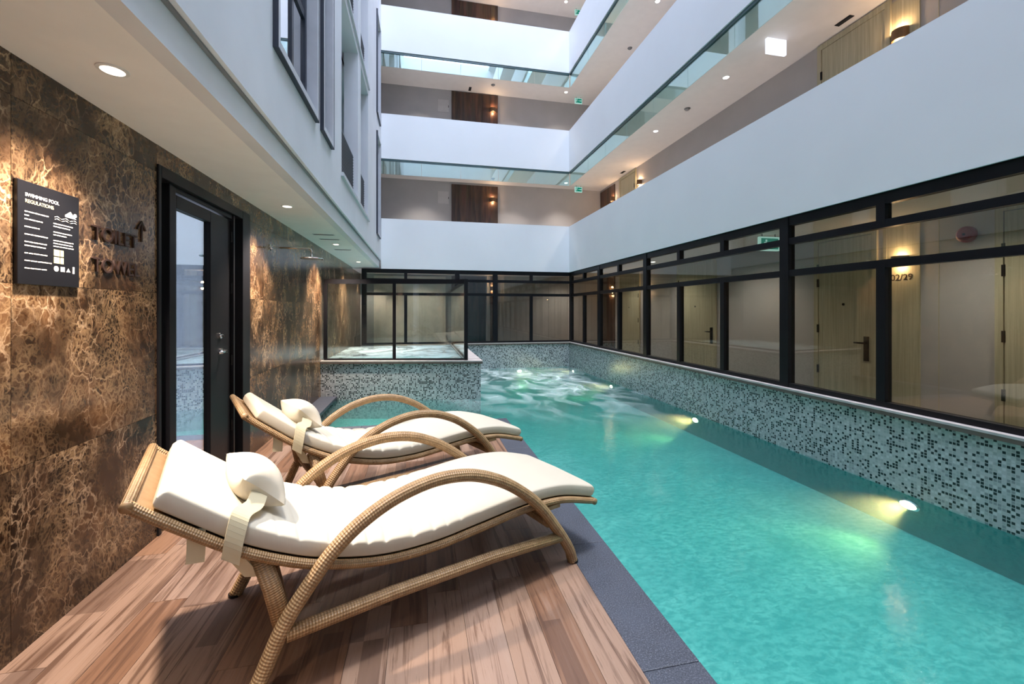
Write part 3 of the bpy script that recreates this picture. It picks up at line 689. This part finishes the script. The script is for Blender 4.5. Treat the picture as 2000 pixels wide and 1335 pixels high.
# ------------------------------------------------------------------ lights and fittings
WARM = (1.0, 0.83, 0.69); NEU = (1.0, 0.89, 0.77)
def downlight(x, y, z, r, label, mat, cat='downlight', group='downlights in the corridor ceilings'):
    t = tag(empty('downlight', (x, y, z)), label, cat, group)
    MB().lathe([(r + .014, 0), (r + .014, -0.004), (r, -0.006), (r, -0.002)], (0, 0, 0), 'z', 24).build('trim_ring', 'whiteplastic', t)
    MB().lathe([(r - .001, -0.002), (r - .004, -0.0075)], (0, 0, 0), 'z', 24).build('lamp', mat, t)
    return t
sof = [(2.134, 'above the notice board'), (4.56, 'between the glass door and the shower'), (7.02, 'past the shower, near the ceiling slots'), (9.45, 'over the marble end of the spa screen'), (11.6, 'farthest along the soffit, past the spa screen')]
for y, s in sof:
    downlight(-1.29, y, ZS, 0.042, 'round recessed downlight in the soffit ' + s, 'lampwarm', group='downlights along the soffit')
    lamp('soffit_spot', 'SPOT', (-1.29, y, ZS - 0.02), 480, WARM, 0.045, (0, 0, 0), 1.75, 0.8)
lamp('soffit_spot', 'SPOT', (-1.29, -0.3, ZS - 0.02), 480, WARM, 0.045, (0, 0, 0), 1.75, 0.8)
for y, s in ((6.16, 'first of the two slots beside the shower'), (6.55, 'second of the two slots beside the shower'), (7.62, 'third one, beyond the downlight')):
    t = tag(empty('ceiling_slot', (-1.29, y, ZS)), 'dark air slot in the soffit, ' + s, 'vent', 'air slots in the soffit')
    MB().box(-.14, .14, -.03, .03, -.004, 0).build('slot_frame', 'greytrim', t); MB().box(-.125, .125, -.018, .018, -.007, -.004).build('slot_grille', 'louvre', t)
for k, (b, ys) in enumerate(((BOT[1], (5.77, 7.80)), (BOT[2], (5.7, 7.73)), (2.42, (7.9,)))):
    for y in ys:
        z = b if b < 3 else b + .005
        if k == 0: s = {3.74: 'near the sconce bay', 5.77: 'next past the white exit box', 7.80: 'halfway to the far corner'}[y] + ', first floor'
        elif k == 1: s = {5.7: 'out over the near part', 7.73: 'near the smoke sensor'}[y] + ', second floor'
        else: s = 'seen through the top glazing strip, ground floor'
        downlight(4.66, y, z - (0.021 if b < 3 else 0), 0.045, 'small corridor ceiling downlight ' + s, 'lampcool')
for b, s in ((BOT[1], 'first'), (BOT[2], 'second'), (BOT[3], 'third')):
    downlight(4.05, 11.5, b + .005, 0.045, 'small ceiling downlight at the far corner, %s floor' % s, 'lampcool')
for b, e in ((2.39, 64), (BOT[1], 120), (BOT[2], 120), (BOT[3], 120)):
    for (x, y) in ((4.66, -0.5), (4.66, 1.7), (4.66, 3.0), (4.66, 5.77), (4.66, 7.8), (4.66, 9.8), (4.05, 11.4), (2.6, 11.35), (0.0, 11.35)):  # includes an unseen fill lamp added to brighten the near ground corridor
        if (b < 3 and x == 2.6) or (b > 3 and y == 3.0): continue
        lamp('corridor_spot', 'SPOT', (x, y, b - 0.02), e, NEU, 0.05, (0, 0, 0), 2.45 if b < 3 else 1.75, 0.9)
struct('corridor_ceiling', MB().box(XR + 0.151, XB, YN, YB, 2.40, 2.404).box(XL, XR + .15, YF + .151, YB, 2.40, 2.404), 'corrceil', 'ground floor corridor ceiling', 'ceiling')

def sconce(x, y, z, face, label, e=6):
    """half-round wall light, face: direction it faces ('x-' or 'y-')"""
    t = tag(empty('wall_sconce', (x, y, z)), label, 'wall light', 'half round wall sconces')
    t.rotation_euler = (0, 0, PI if face == 'x-' else -PI / 2)
    def half(r, z0, z1):
        mb = MB(); pts = [(r * math.cos(a), r * math.sin(a)) for a in [(-PI / 2 + PI * i / 16) for i in range(17)]]
        return mb.prism(pts, 'z', z0, z1)
    sh = MB(); n = 16
    R1, R0 = 0.085, 0.078
    out = [(R1 * math.cos(-PI / 2 + PI * i / n), R1 * math.sin(-PI / 2 + PI * i / n)) for i in range(n + 1)]
    inn = [(R0 * math.cos(-PI / 2 + PI * i / n), R0 * math.sin(-PI / 2 + PI * i / n)) for i in range(n, -1, -1)]
    for i in range(n):
        p = [out[i], out[i + 1], inn[n - i - 1], inn[n - i]]
        sh.hexa([(a, b, -.06) for a, b in p] + [(a, b, .06) for a, b in p])
    sh.build('shade', 'bronze', t)
    half(0.07, -.012, .012).build('lamp', 'sconceglow', t)
    d = Vector((-1, 0, 0)) if face == 'x-' else Vector((0, -1, 0))
    for s in (1, -1):
        q = Vector((x, y, z)) + d * 0.055 + Vector((0, 0, .075 * s)); lamp('sconce_light', 'POINT', q, e, (1.0, 0.62, 0.32), 0.03)
sconce(XB - .009, 3.80, 1.96, 'x-', 'lit half round sconce above the room number behind the glazing', 4)
sconce(XB - .001, 9.35, 1.90, 'x-', 'lit sconce behind the glazing next to the pale door near the corner', 3)
sconce(XB - .031, 11.3, 1.90, 'x-', 'lit sconce on the dark wood corner panel, ground floor', 3)
sconce(XB - .009, 3.80, 4.54, 'x-', 'lit half round sconce above the long parapet, first floor', 5)
sconce(XB - .001, 9.70, 4.60, 'x-', 'lit sconce over the parapet halfway to the corner, first floor', 4)
sconce(XB - .031, 11.15, 4.55, 'x-', 'lit sconce on the dark wood corner panel, first floor', 4)
sconce(2.03, YB - .031, 2.03, 'y-', 'lit sconce on the far dark wood wall, ground floor', 3)
sconce(2.03, YB - .031, 4.58, 'y-', 'lit sconce on the far dark wood wall, first floor', 4)
sconce(2.03, YB - .031, 7.17, 'y-', 'lit sconce on the far dark wood wall, second floor', 4)
sconce(2.03, YB - .031, 9.62, 'y-', 'lit sconce on the far dark wood wall, third floor', 4)
# room number
Mx = Matrix.Rotation(-PI / 2, 4, 'Z') @ Matrix.Rotation(PI / 2, 4, 'X')       # text facing -x
o = text_mesh('room_number', '02/29', 0.10, 'bronzeletters', None, Matrix.Translation((XB - .011, 3.908, 1.745)) @ Mx, 0.002)
tag(o, 'small dark room number 02/29 under the lit sconce', 'room number')
# fire bell
t = tag(empty('fire_bell', (XB, 3.19, 2.16)), 'round dark red alarm bell high on the corridor wall', 'alarm bell')
MB().lathe([(0.05, 0), (0.05, -0.02), (0.082, -0.022), (0.080, -0.05), (0.06, -0.066), (0.02, -0.072)], (0, 0, 0), 'x', 32).build('gong', 'red', t)
MB().lathe([(0.012, -0.072), (0.012, -0.078)], (0, 0, 0), 'x', 12).build('hub', 'steel', t); MB().lathe([(0.055, 0.0), (0.055, -0.012)], (0, 0, 0), 'x', 24).build('mounting_plate', 'steel', t)
# exit signs
def exit_sign(loc, rz, w, h, label, white=False):
    t = tag(empty('exit_sign', loc, rz), label, 'exit sign', 'hanging exit signs')
    MB().box(-w / 2, w / 2, -.02, .02, -h, 0).build('sign_box', 'exitwhite' if white else 'exitpale', t)
    if not white:
        for s in (-w / 3, w / 3): MB().box(s - .004, s + .004, -.004, .004, 0, .04).build('hanger', 'steel', t)
    if not white:
        f = MB().box(-w / 2 + .02, w / 2 - .02, -.023, .023, -h + .02, -.02).build('sign_face', 'exitgreen', t)
        for sd in (-1, 1):
            mb = MB(); yy = sd * .024
            # running figure and arrow
            mb.lathe([(0.014, -.001), (0.014, .001)], (-.055, yy, -h / 2 + .04), 'y', 12)
            for a, b in (((-.06, .02), (-.075, -.015)), ((-.06, .02), (-.035, .0)), ((-.075, -.015), (-.05, -.035)), ((-.075, -.015), (-.10, -.03)), ((-.06, .018), (-.09, .012))):
                mb.tube([(a[0], yy, a[1] - h / 2), (b[0], yy, b[1] - h / 2)], .006, 6)
            mb.box(-.01, .06, yy - .001, yy + .001, -h / 2 - .008, -h / 2 + .008)
            mb.prism([(.055, -h / 2 - .025), (.09, -h / 2), (.055, -h / 2 + .025)], 'y', yy - .001, yy + .001)
            mb.build('pictogram', 'exitpale', f)
    return t
exit_sign((4.66, 4.82, 5.034), 0, 0.30, 0.20, 'bright white lit sign box hanging from the first floor corridor ceiling', True)
exit_sign((4.45, 4.72, 2.36), 0, 0.30, 0.18, 'green exit sign hanging in the ground corridor behind the glazing')
exit_sign((4.5, 11.7, BOT[1] - .035), 0, 0.22, 0.15, 'green exit sign at the far corner under the first floor ceiling')
exit_sign((4.5, 11.7, BOT[2] - .035), 0, 0.22, 0.15, 'green exit sign at the far corner under the second floor ceiling')
exit_sign((4.5, 11.7, BOT[3] - .035), 0, 0.22, 0.15, 'green exit sign at the far corner under the third floor ceiling')
# ceiling sensors
for (x, y, z, s) in ((4.70, 6.81, BOT[1] + .005, 'on the first floor ceiling between two downlights'), (4.85, 9.25, BOT[2] + .005, 'on the second floor ceiling near the far corner'), (1.95, 11.55, BOT[2] + .005, 'before the far wood panel, second floor'), (1.95, 11.55, BOT[1] + .005, 'before the far wood panel, first floor')):
    t = tag(empty('smoke_detector', (x, y, z)), 'small grey smoke detector ' + s, 'smoke detector', 'smoke detectors on the corridor ceilings')
    MB().lathe([(0.05, 0), (0.05, -.012), (0.032, -.03), (0.02, -.034)], (0, 0, 0), 'z', 20).build('sensor_body', 'greyplastic', t); MB().lathe([(0.055, 0), (0.055, -.006)], (0, 0, 0), 'z', 20).build('sensor_base', 'greyplastic', t)
for (x, y, z, s) in ((5.2, 4.33, BOT[1] + .005, 'above the pale door, first floor'), (5.2, 10.3, BOT[1] + .005, 'by the far sconce, first floor'), (1.35, 11.9, BOT[2] + .005, 'over the far wood panel, second floor')):
    t = tag(empty('ceiling_grille', (x, y, z)), 'small black rectangular ceiling grille ' + s, 'vent', 'small grilles in the corridor ceilings')
    MB().box(-.035, .035, -.10, .10, -.006, 0).build('grille_frame', 'black', t); MB().box(-.02, .02, -.085, .085, -.01, -.006).build('grille_slats', 'void', t)

# underwater lights
for px_, y, s, far in ((XR, 2.63, 'closest to the loungers', 0), (XR, 5.30, 'second along the mosaic wall', 0), (XR, 8.0, 'third along the mosaic wall', 0), (XR, 10.2, 'beside the far corner', 0), (2.46, YF, 'alone in the far end wall amid the foam', 1)):
    t = tag(empty('pool_light', (px_, y, -0.145), PI / 2 * far), 'lit underwater lamp in the pool wall, ' + s, 'pool light', 'underwater lamps along the pool wall')
    MB().lathe([(0.062, 0), (0.062, -.012), (0.048, -.02), (0.048, -.004)], (0, 0, 0), 'x', 24).build('bezel', 'chrome', t)
    MB().lathe([(0.046, -.004), (0.04, -.024), (0.02, -.03)], (0, 0, 0), 'x', 24).build('lens', 'lamppool', t)
    t.scale = (1, 1.25, 0.62)
    q = (px_, y - 0.05, -0.15) if far else (px_ - 0.05, y, -0.15)
    lamp('pool_spot', 'SPOT', q, 170, (1.0, 0.48, 0.17), 0.03, (-PI / 2 * .97, 0, 0) if far else (0, PI / 2 * 0.97, 0), 1.2, 0.9)

# ------------------------------------------------------------------ notice board on the marble
TX = Matrix.Rotation(PI / 2, 4, 'Z') @ Matrix.Rotation(PI / 2, 4, 'X')        # text facing +x, reading along +y
nb = tag(empty('notice_board', (XL, 2.24, 1.72)), 'black notice board with white rules screwed to the brown marble', 'notice board')
MB().box(0.001, 0.016, -.157, .157, -.212, .212).build('sign_panel', 'board', nb, bevel=0.002)
def tx(body, size, y, z, mat='print', nm='heading', align='LEFT'):
    return text_mesh(nm, body, size, mat, nb, Matrix.Translation((0.0165, y, z)) @ TX, 0.0004, align)
tx('SWIMMING POOL', 0.021, -.125, .150); tx('REGULATIONS', 0.021, -.125, .124, 'printgold')
def lines(rows, y0, z0, dz, nm, mat='print'):
    z = z0
    for w in rows:
        y = y0; mb = MB()
        while y < y0 + w:
            l = random.uniform(.012, .03); mb.box(0.0161, 0.0172, y, min(y + l, y0 + w), z, z + .0045); y += l + .004
        if w: mb.build(nm, mat, nb)
        z -= dz
lines([.115, .02, .085, .0, .07, .0, .11, .0, .105, .10, .0, .108, .0, .13, .0, .105], -.128, .085, .0155, 'text_line')
lines([.105, .09, .0, .10, .07, .0, .11, .105, .11], .012, .062, .0125, 'text_line')
mb = MB()
for i in range(2):
    for j in range(2): mb.box(0.0161, 0.0172, .014 + j * .034, .014 + j * .034 + (.03 if j == 0 else .018), -.078 - i * .033, -.05 - i * .033)
mb.build('schedule_block', 'printgold', nb)
mb = MB(); mb.lathe([(0.0125, 0.0161), (0.0125, 0.0172)], (0, .027, -.135), 'x', 16); mb.box(.0161, .0172, .05, .072, -.146, -.124); mb.prism([(.082, -.145), (.104, -.145), (.093, -.128)], 'x', .0161, .0172); mb.box(.0161, .0172, .118, .127, -.15, -.118)
mb.build('icon_row', 'print', nb)
mb = MB(); mb.prism([(.075, .115), (.105, .135), (.112, .128), (.125, .112), (.14, .105), (.075, .106)], 'x', .0161, .0172)
mb.lathe([(.009, .0161), (.009, .0172)], (0, .132, .122), 'x', 12)
for s in (0, 1): mb.tube([(.0165, .02 + .012 * i, .094 - s * .01 + .004 * math.sin(i * 1.6)) for i in range(11)], .0016, 6)
mb.build('swimmer_icon', 'print', nb)
# raised lettering
o = tag(empty('wall_lettering', (XL, 2.66, 1.80)), 'upper line of dark raised letters with an up arrow on the marble', 'lettering')
text_mesh('letters', 'TOILET', 0.105, 'bronzeletters', o, Matrix.Translation((0.006, -.17, -.045)) @ TX, 0.005)
mb = MB(); mb.tube([(0.006, .215, .0), (0.006, .215, .115)], .006, 8); mb.tube([(0.006, .18, .07), (0.006, .215, .117), (0.006, .25, .07)], .006, 8, up=(1, 0, 0)); mb.build('arrow', 'bronzeletters', o)
o = tag(empty('wall_lettering', (XL, 2.64, 1.64)), 'lower line of dark raised letters on the marble', 'lettering')
text_mesh('letters', 'TOWEL', 0.105, 'bronzeletters', o, Matrix.Translation((0.006, -.15, -.045)) @ TX, 0.005)

# ------------------------------------------------------------------ wall shower
s = tag(empty('shower', (XL, 5.03, 2.08)), 'chrome rain shower on a long wall arm against the marble', 'shower')
MB().lathe([(0.034, 0), (0.034, .012), (0.018, .016), (0.014, .03)], (0, 0, 0), 'x', 20).build('wall_mount', 'chrome', s)
MB().tube([(.02, 0, 0)] + [(.30 + .1 * i / 4, 0, 0) for i in range(5)] + [(.415, 0, -.008), (.425, 0, -.025), (.425, 0, -.075)], 0.010, 12).build('arm', 'chrome', s)
hd = MB().lathe([(0.012, 0), (0.016, -.02), (0.03, -.028), (0.115, -.034), (0.118, -.040), (0.115, -.044)], (.425, 0, -.07), 'z', 32).build('shower_head', 'chrome', s)
MB().lathe([(0.10, -.1142), (0.10, -.1155)], (.425, 0, 0), 'z', 32).build('spray_plate', 'greyplastic', hd)

# ------------------------------------------------------------------ sun loungers
HOOP = [(-1.53, 0.0), (-1.485, 0.085), (-1.405, 0.255), (-1.31, 0.385), (-1.232, 0.473), (-1.13, 0.549), (-0.991, 0.611), (-0.824, 0.643), (-0.667, 0.634), (-0.532, 0.593), (-0.39, 0.517), (-0.233, 0.391), (-0.098, 0.223), (-0.008, 0.088), (0.025, 0.0)]
PROF = [(-1.80, 0.832), (-1.759, 0.795), (-1.641, 0.699), (-1.524, 0.609), (-1.394, 0.531), (-1.251, 0.466), (-1.029, 0.404), (-0.795, 0.386), (-0.552, 0.399), (-0.27, 0.416), (-0.019, 0.400), (0.237, 0.330)]
W = 0.75; MW0, MW1 = 0.035, 0.715

def offset(path, d):
    out = []
    for i, p in enumerate(path):
        tg = path[min(i + 1, len(path) - 1)] - path[max(i - 1, 0)]; n = Vector((-tg.y, tg.x)).normalized(); out.append(p + n * d)
    return out
def pinch(u, v, a, b, h, sg):
    """cushion: |u|,|v| <= 1 with pulled-out corners"""
    ex = 1 - 0.16 * (1 - abs(v) ** 2.0) * abs(u) ** 3; ey = 1 - 0.16 * (1 - abs(u) ** 2.0) * abs(v) ** 3
    t = max(0.0, (1 - abs(u) ** 2.2) * (1 - abs(v) ** 2.2)) ** 0.55
    return (a * u * ex, b * v * ey, sg * h * t)

def make_lounger(org, ang, label):
    t = tag(empty('sun_lounger', org, ang), label, 'sun lounger', 'loungers on the pool deck')
    for w in (0.0, W):
        h = MB().tube([(p.x, w, p.y) for p in curve(HOOP, 90)], 0.029, 14, uvl=.022, uvn=7).build('arm_hoop', 'wicker', t)
        MB().lathe([(0.03, 0.0), (0.03, 0.012)], (-1.53, w, 0.0), 'z', 14).build('foot_cap', 'steel', h)
        MB().lathe([(0.03, 0.0), (0.03, 0.012)], (0.025, w, 0.0), 'z', 14).build('foot_cap', 'steel', h)
        MB().tube([(-1.40, w, .215), (-1.0, w, .217), (-0.5, w, .20), (-0.045, w, .163)], 0.027, 12, uvl=.022, uvn=7).build('side_rail', 'wicker', t)
        ins = 0.05 if w == 0 else -0.05
        MB().tube([(-1.475, w + ins, .50), (-1.44, w + ins * .7, .38), (-1.41, w + ins * .4, .25)], 0.032, 12, flat=0.5, uvl=.018, uvn=6).build('rear_brace', 'wicker', t)
    for l, z, nm in ((-0.14, 0.255, 'cross_bar'), (-1.40, 0.26, 'cross_bar')):
        MB().tube([(l, 0.01, z), (l, W - .01, z)], 0.024, 12, up=(1, 0, 0), uvl=.022, uvn=7).build(nm, 'wicker', t)
    MB().box(-0.20, -0.05, 0.02, W - .02, 0.315, 0.335).build('cross_slat', 'wicker', t)
    base = [Vector(p) for p in curve(PROF, 90)]
    fr = offset(base, -0.058)
    mb = MB()
    for w in (MW0, MW1): mb.tube([(p.x, w, p.y) for p in fr], 0.0185, 12, uvl=.018, uvn=6)
    for p in (fr[0], fr[-1]): mb.tube([(p.x, MW0 - .018, p.y), (p.x, MW1 + .018, p.y)], 0.0185, 12, up=(1, 0, 0), uvl=.018, uvn=6)
    mb.build('bed_frame', 'wicker', t)
    # woven bed between the side rails
    bed = offset(base, -0.052)
    mb = MB(); n = len(bed)
    mb.grid(lambda u, v: (bed[round(v * (n - 1))].x, MW0 + u * (MW1 - MW0), bed[round(v * (n - 1))].y), 2, n)
    o = offset(base, -0.062); mb.grid(lambda u, v: (o[round(v * (n - 1))].x, MW1 + u * (MW0 - MW1), o[round(v * (n - 1))].y), 2, n)
    mb.build('woven_bed', 'wicker', t)
    # mattress: rounded slab following the curve, gathered across the back
    C = [Vector(p) for p in curve([(-1.765, 0.800)] + PROF[2:], 300)]; nC = len(C); NS = 44
    def mfun(u, v):
        i = min(nC - 1, round(v * (nC - 1))); p = C[i]; tg = C[min(i + 1, nC - 1)] - C[max(i - 1, 0)]; nn = Vector((-tg.y, tg.x)).normalized()
        th = 2 * PI * u; hw, hh = (MW1 - MW0) / 2, 0.036
        end = min(1.0, (min(v, 1 - v) * 2.05 / 0.022)) ; e = math.sqrt(max(0.0, 1 - (1 - end) ** 2)) if end < 1 else 1
        cx = math.copysign(abs(math.cos(th)) ** 0.16, math.cos(th)); cz = math.copysign(abs(math.sin(th)) ** 0.26, math.sin(th))
        wv = (MW0 + MW1) / 2 + hw * cx * (1.0 - 0.012 * (1 - e)); d = -0.005 + hh * cz * e
        if cz > 0:
            env = max(0.0, 1 - ((p.x + 1.0) / 0.50) ** 2)
            ph = p.x / 0.082 + 0.35 * math.sin(wv * 9 + p.x * 4) + 0.25 * math.sin(p.x * 17)
            d += -env * 0.015 * (1 - abs(math.sin(PI * ph))) ** 2.5 * abs(cz) + 0.007 * (1 - ((wv - (MW0 + MW1) / 2) / hw) ** 2)
        return (p.x + nn.x * d, wv, p.y + nn.y * d)
    mt = MB().grid(mfun, NS, nC, closeu=True)
    mt._add([mfun(k / NS, 0) for k in range(NS)], [tuple(range(NS))]); mt._add([mfun(k / NS, 1) for k in range(NS)], [tuple(range(NS - 1, -1, -1))])
    mt = mt.build('mattress', 'cushion', t)
    # pillow on the sloping back
    sl = math.atan2(0.609 - 0.531, -1.524 + 1.394)
    A = Matrix.Translation((PIL[0], PIL[1], PIL[2])) @ Matrix.Rotation(PIL[3], 4, 'Z') @ Matrix.Rotation(PIL[4], 4, 'Y') @ Matrix.Rotation(PIL[5], 4, 'X')
    a, b, h = 0.105, 0.20, 0.085; N = 27
    mb = MB()
    for sg in (1, -1): mb.grid(lambda u, v: pinch(2 * u - 1, 2 * v - 1, a, b, h, sg), N, N)
    pl = mb.build('pillow', 'cushion', t, A)
    mb = MB()
    return t, mt, pl
# the strap that ties each pillow to the bed, and its two hanging tails
def ribbon(pts, half, thick=0.003):
    mb = MB(); P = [Vector(p) for p in curve(pts, 26)]
    for i in range(len(P) - 1):
        h = Vector(half)
        t = (P[i + 1] - P[i]).normalized(); n = h.cross(t).normalized() * thick
        q = [P[i] - h, P[i] + h, P[i + 1] + h, P[i + 1] - h]
        mb.hexa([v - n for v in q] + [v + n for v in q])
    return mb
PIL = (-1.475, 0.355, 0.690, 0.12, 0.78, 0.0)
def strap(pl, t):
    mw = (-1.46, 0.25)
    ribbon([(-1.445, 0.27, .72), (-1.465, 0.21, .69), (-1.49, 0.13, .667), (-1.53, 0.06, .676), (-1.545, 0.022, .662), (-1.56, 0.004, .60), (-1.57, 0.008, .535)], (.026, 0, -.02)).build('strap', 'strap', t)
    ribbon([(-1.665, 0.05, .66), (-1.665, 0.048, .60), (-1.668, 0.05, .545)], (.026, 0, -.004)).build('strap_tail', 'strap', t)
    ribbon([(-1.562, 0.03, .55), (-1.535, 0.045, .50), (-1.50, 0.06, .435)], (.026, 0, -.008)).build('strap_tail', 'strap', t)
t1, m1, p1 = make_lounger((0.807, 2.236, 0), math.radians(23), 'front rattan sun lounger with ivory mattress, closest to the notice board')
strap(p1, t1)
t2, m2, p2 = make_lounger((0.67, 3.50, 0), math.radians(26), 'rear rattan sun lounger with ivory mattress, closer to the spa')
strap(p2, t2)

# ------------------------------------------------------------------ daylight
w = bpy.data.worlds.new('sky'); scene.world = w; w.use_nodes = True
nt = w.node_tree; nt.nodes.clear()
bg = nt.nodes.new('ShaderNodeBackground'); bg.inputs[0].default_value = (0.70, 0.80, 1.05, 1); bg.inputs[1].default_value = 9.0
ow = nt.nodes.new('ShaderNodeOutputWorld'); nt.links.new(bg.outputs[0], ow.inputs[0])
pl = bpy.data.lights.new('sky_portal', 'AREA'); pl.shape = 'RECTANGLE'; pl.size = XR - XF; pl.size_y = YF - YN; pl.cycles.is_portal = True
po = bpy.data.objects.new('sky_portal', pl); COL.objects.link(po); po.location = ((XR + XF) / 2, (YF + YN) / 2, ROOF + 0.25)

sl = bpy.data.lights.new('hazy_sun', 'SUN'); sl.energy = 3.3; sl.angle = math.radians(9); sl.color = (1.0, 0.97, 0.94)
so = bpy.data.objects.new('hazy_sun', sl); COL.objects.link(so); so.location = (1.5, 4, 20); so.rotation_euler = (math.radians(2), 0, 0)
# ------------------------------------------------------------------ camera
FPX = 828.0
cam = bpy.data.cameras.new('camera'); co = bpy.data.objects.new('camera', cam); COL.objects.link(co)
co.location = (0, 0, 1.4); co.rotation_euler = (PI / 2, 0, -math.atan((1000 - 822) / FPX))
cam.sensor_fit = 'HORIZONTAL'; cam.sensor_width = 36; cam.lens = 36 * FPX / 2000
cam.shift_x = 0; cam.shift_y = -(667.5 - 606) / 2000; cam.clip_start = 0.05; cam.clip_end = 200
scene.camera = co
scene.view_settings.view_transform = 'Standard'; scene.view_settings.look = 'None'; scene.view_settings.gamma = 1.0; scene.view_settings.use_curve_mapping = False
scene.view_settings.exposure = 0.0
cy = scene.cycles
cy.max_bounces = 10; cy.diffuse_bounces = 5; cy.glossy_bounces = 5; cy.transmission_bounces = 6; cy.transparent_max_bounces = 24
cy.sample_clamp_indirect = 6.0; cy.caustics_reflective = False; cy.use_denoising = True
bpy.context.view_layer.update()
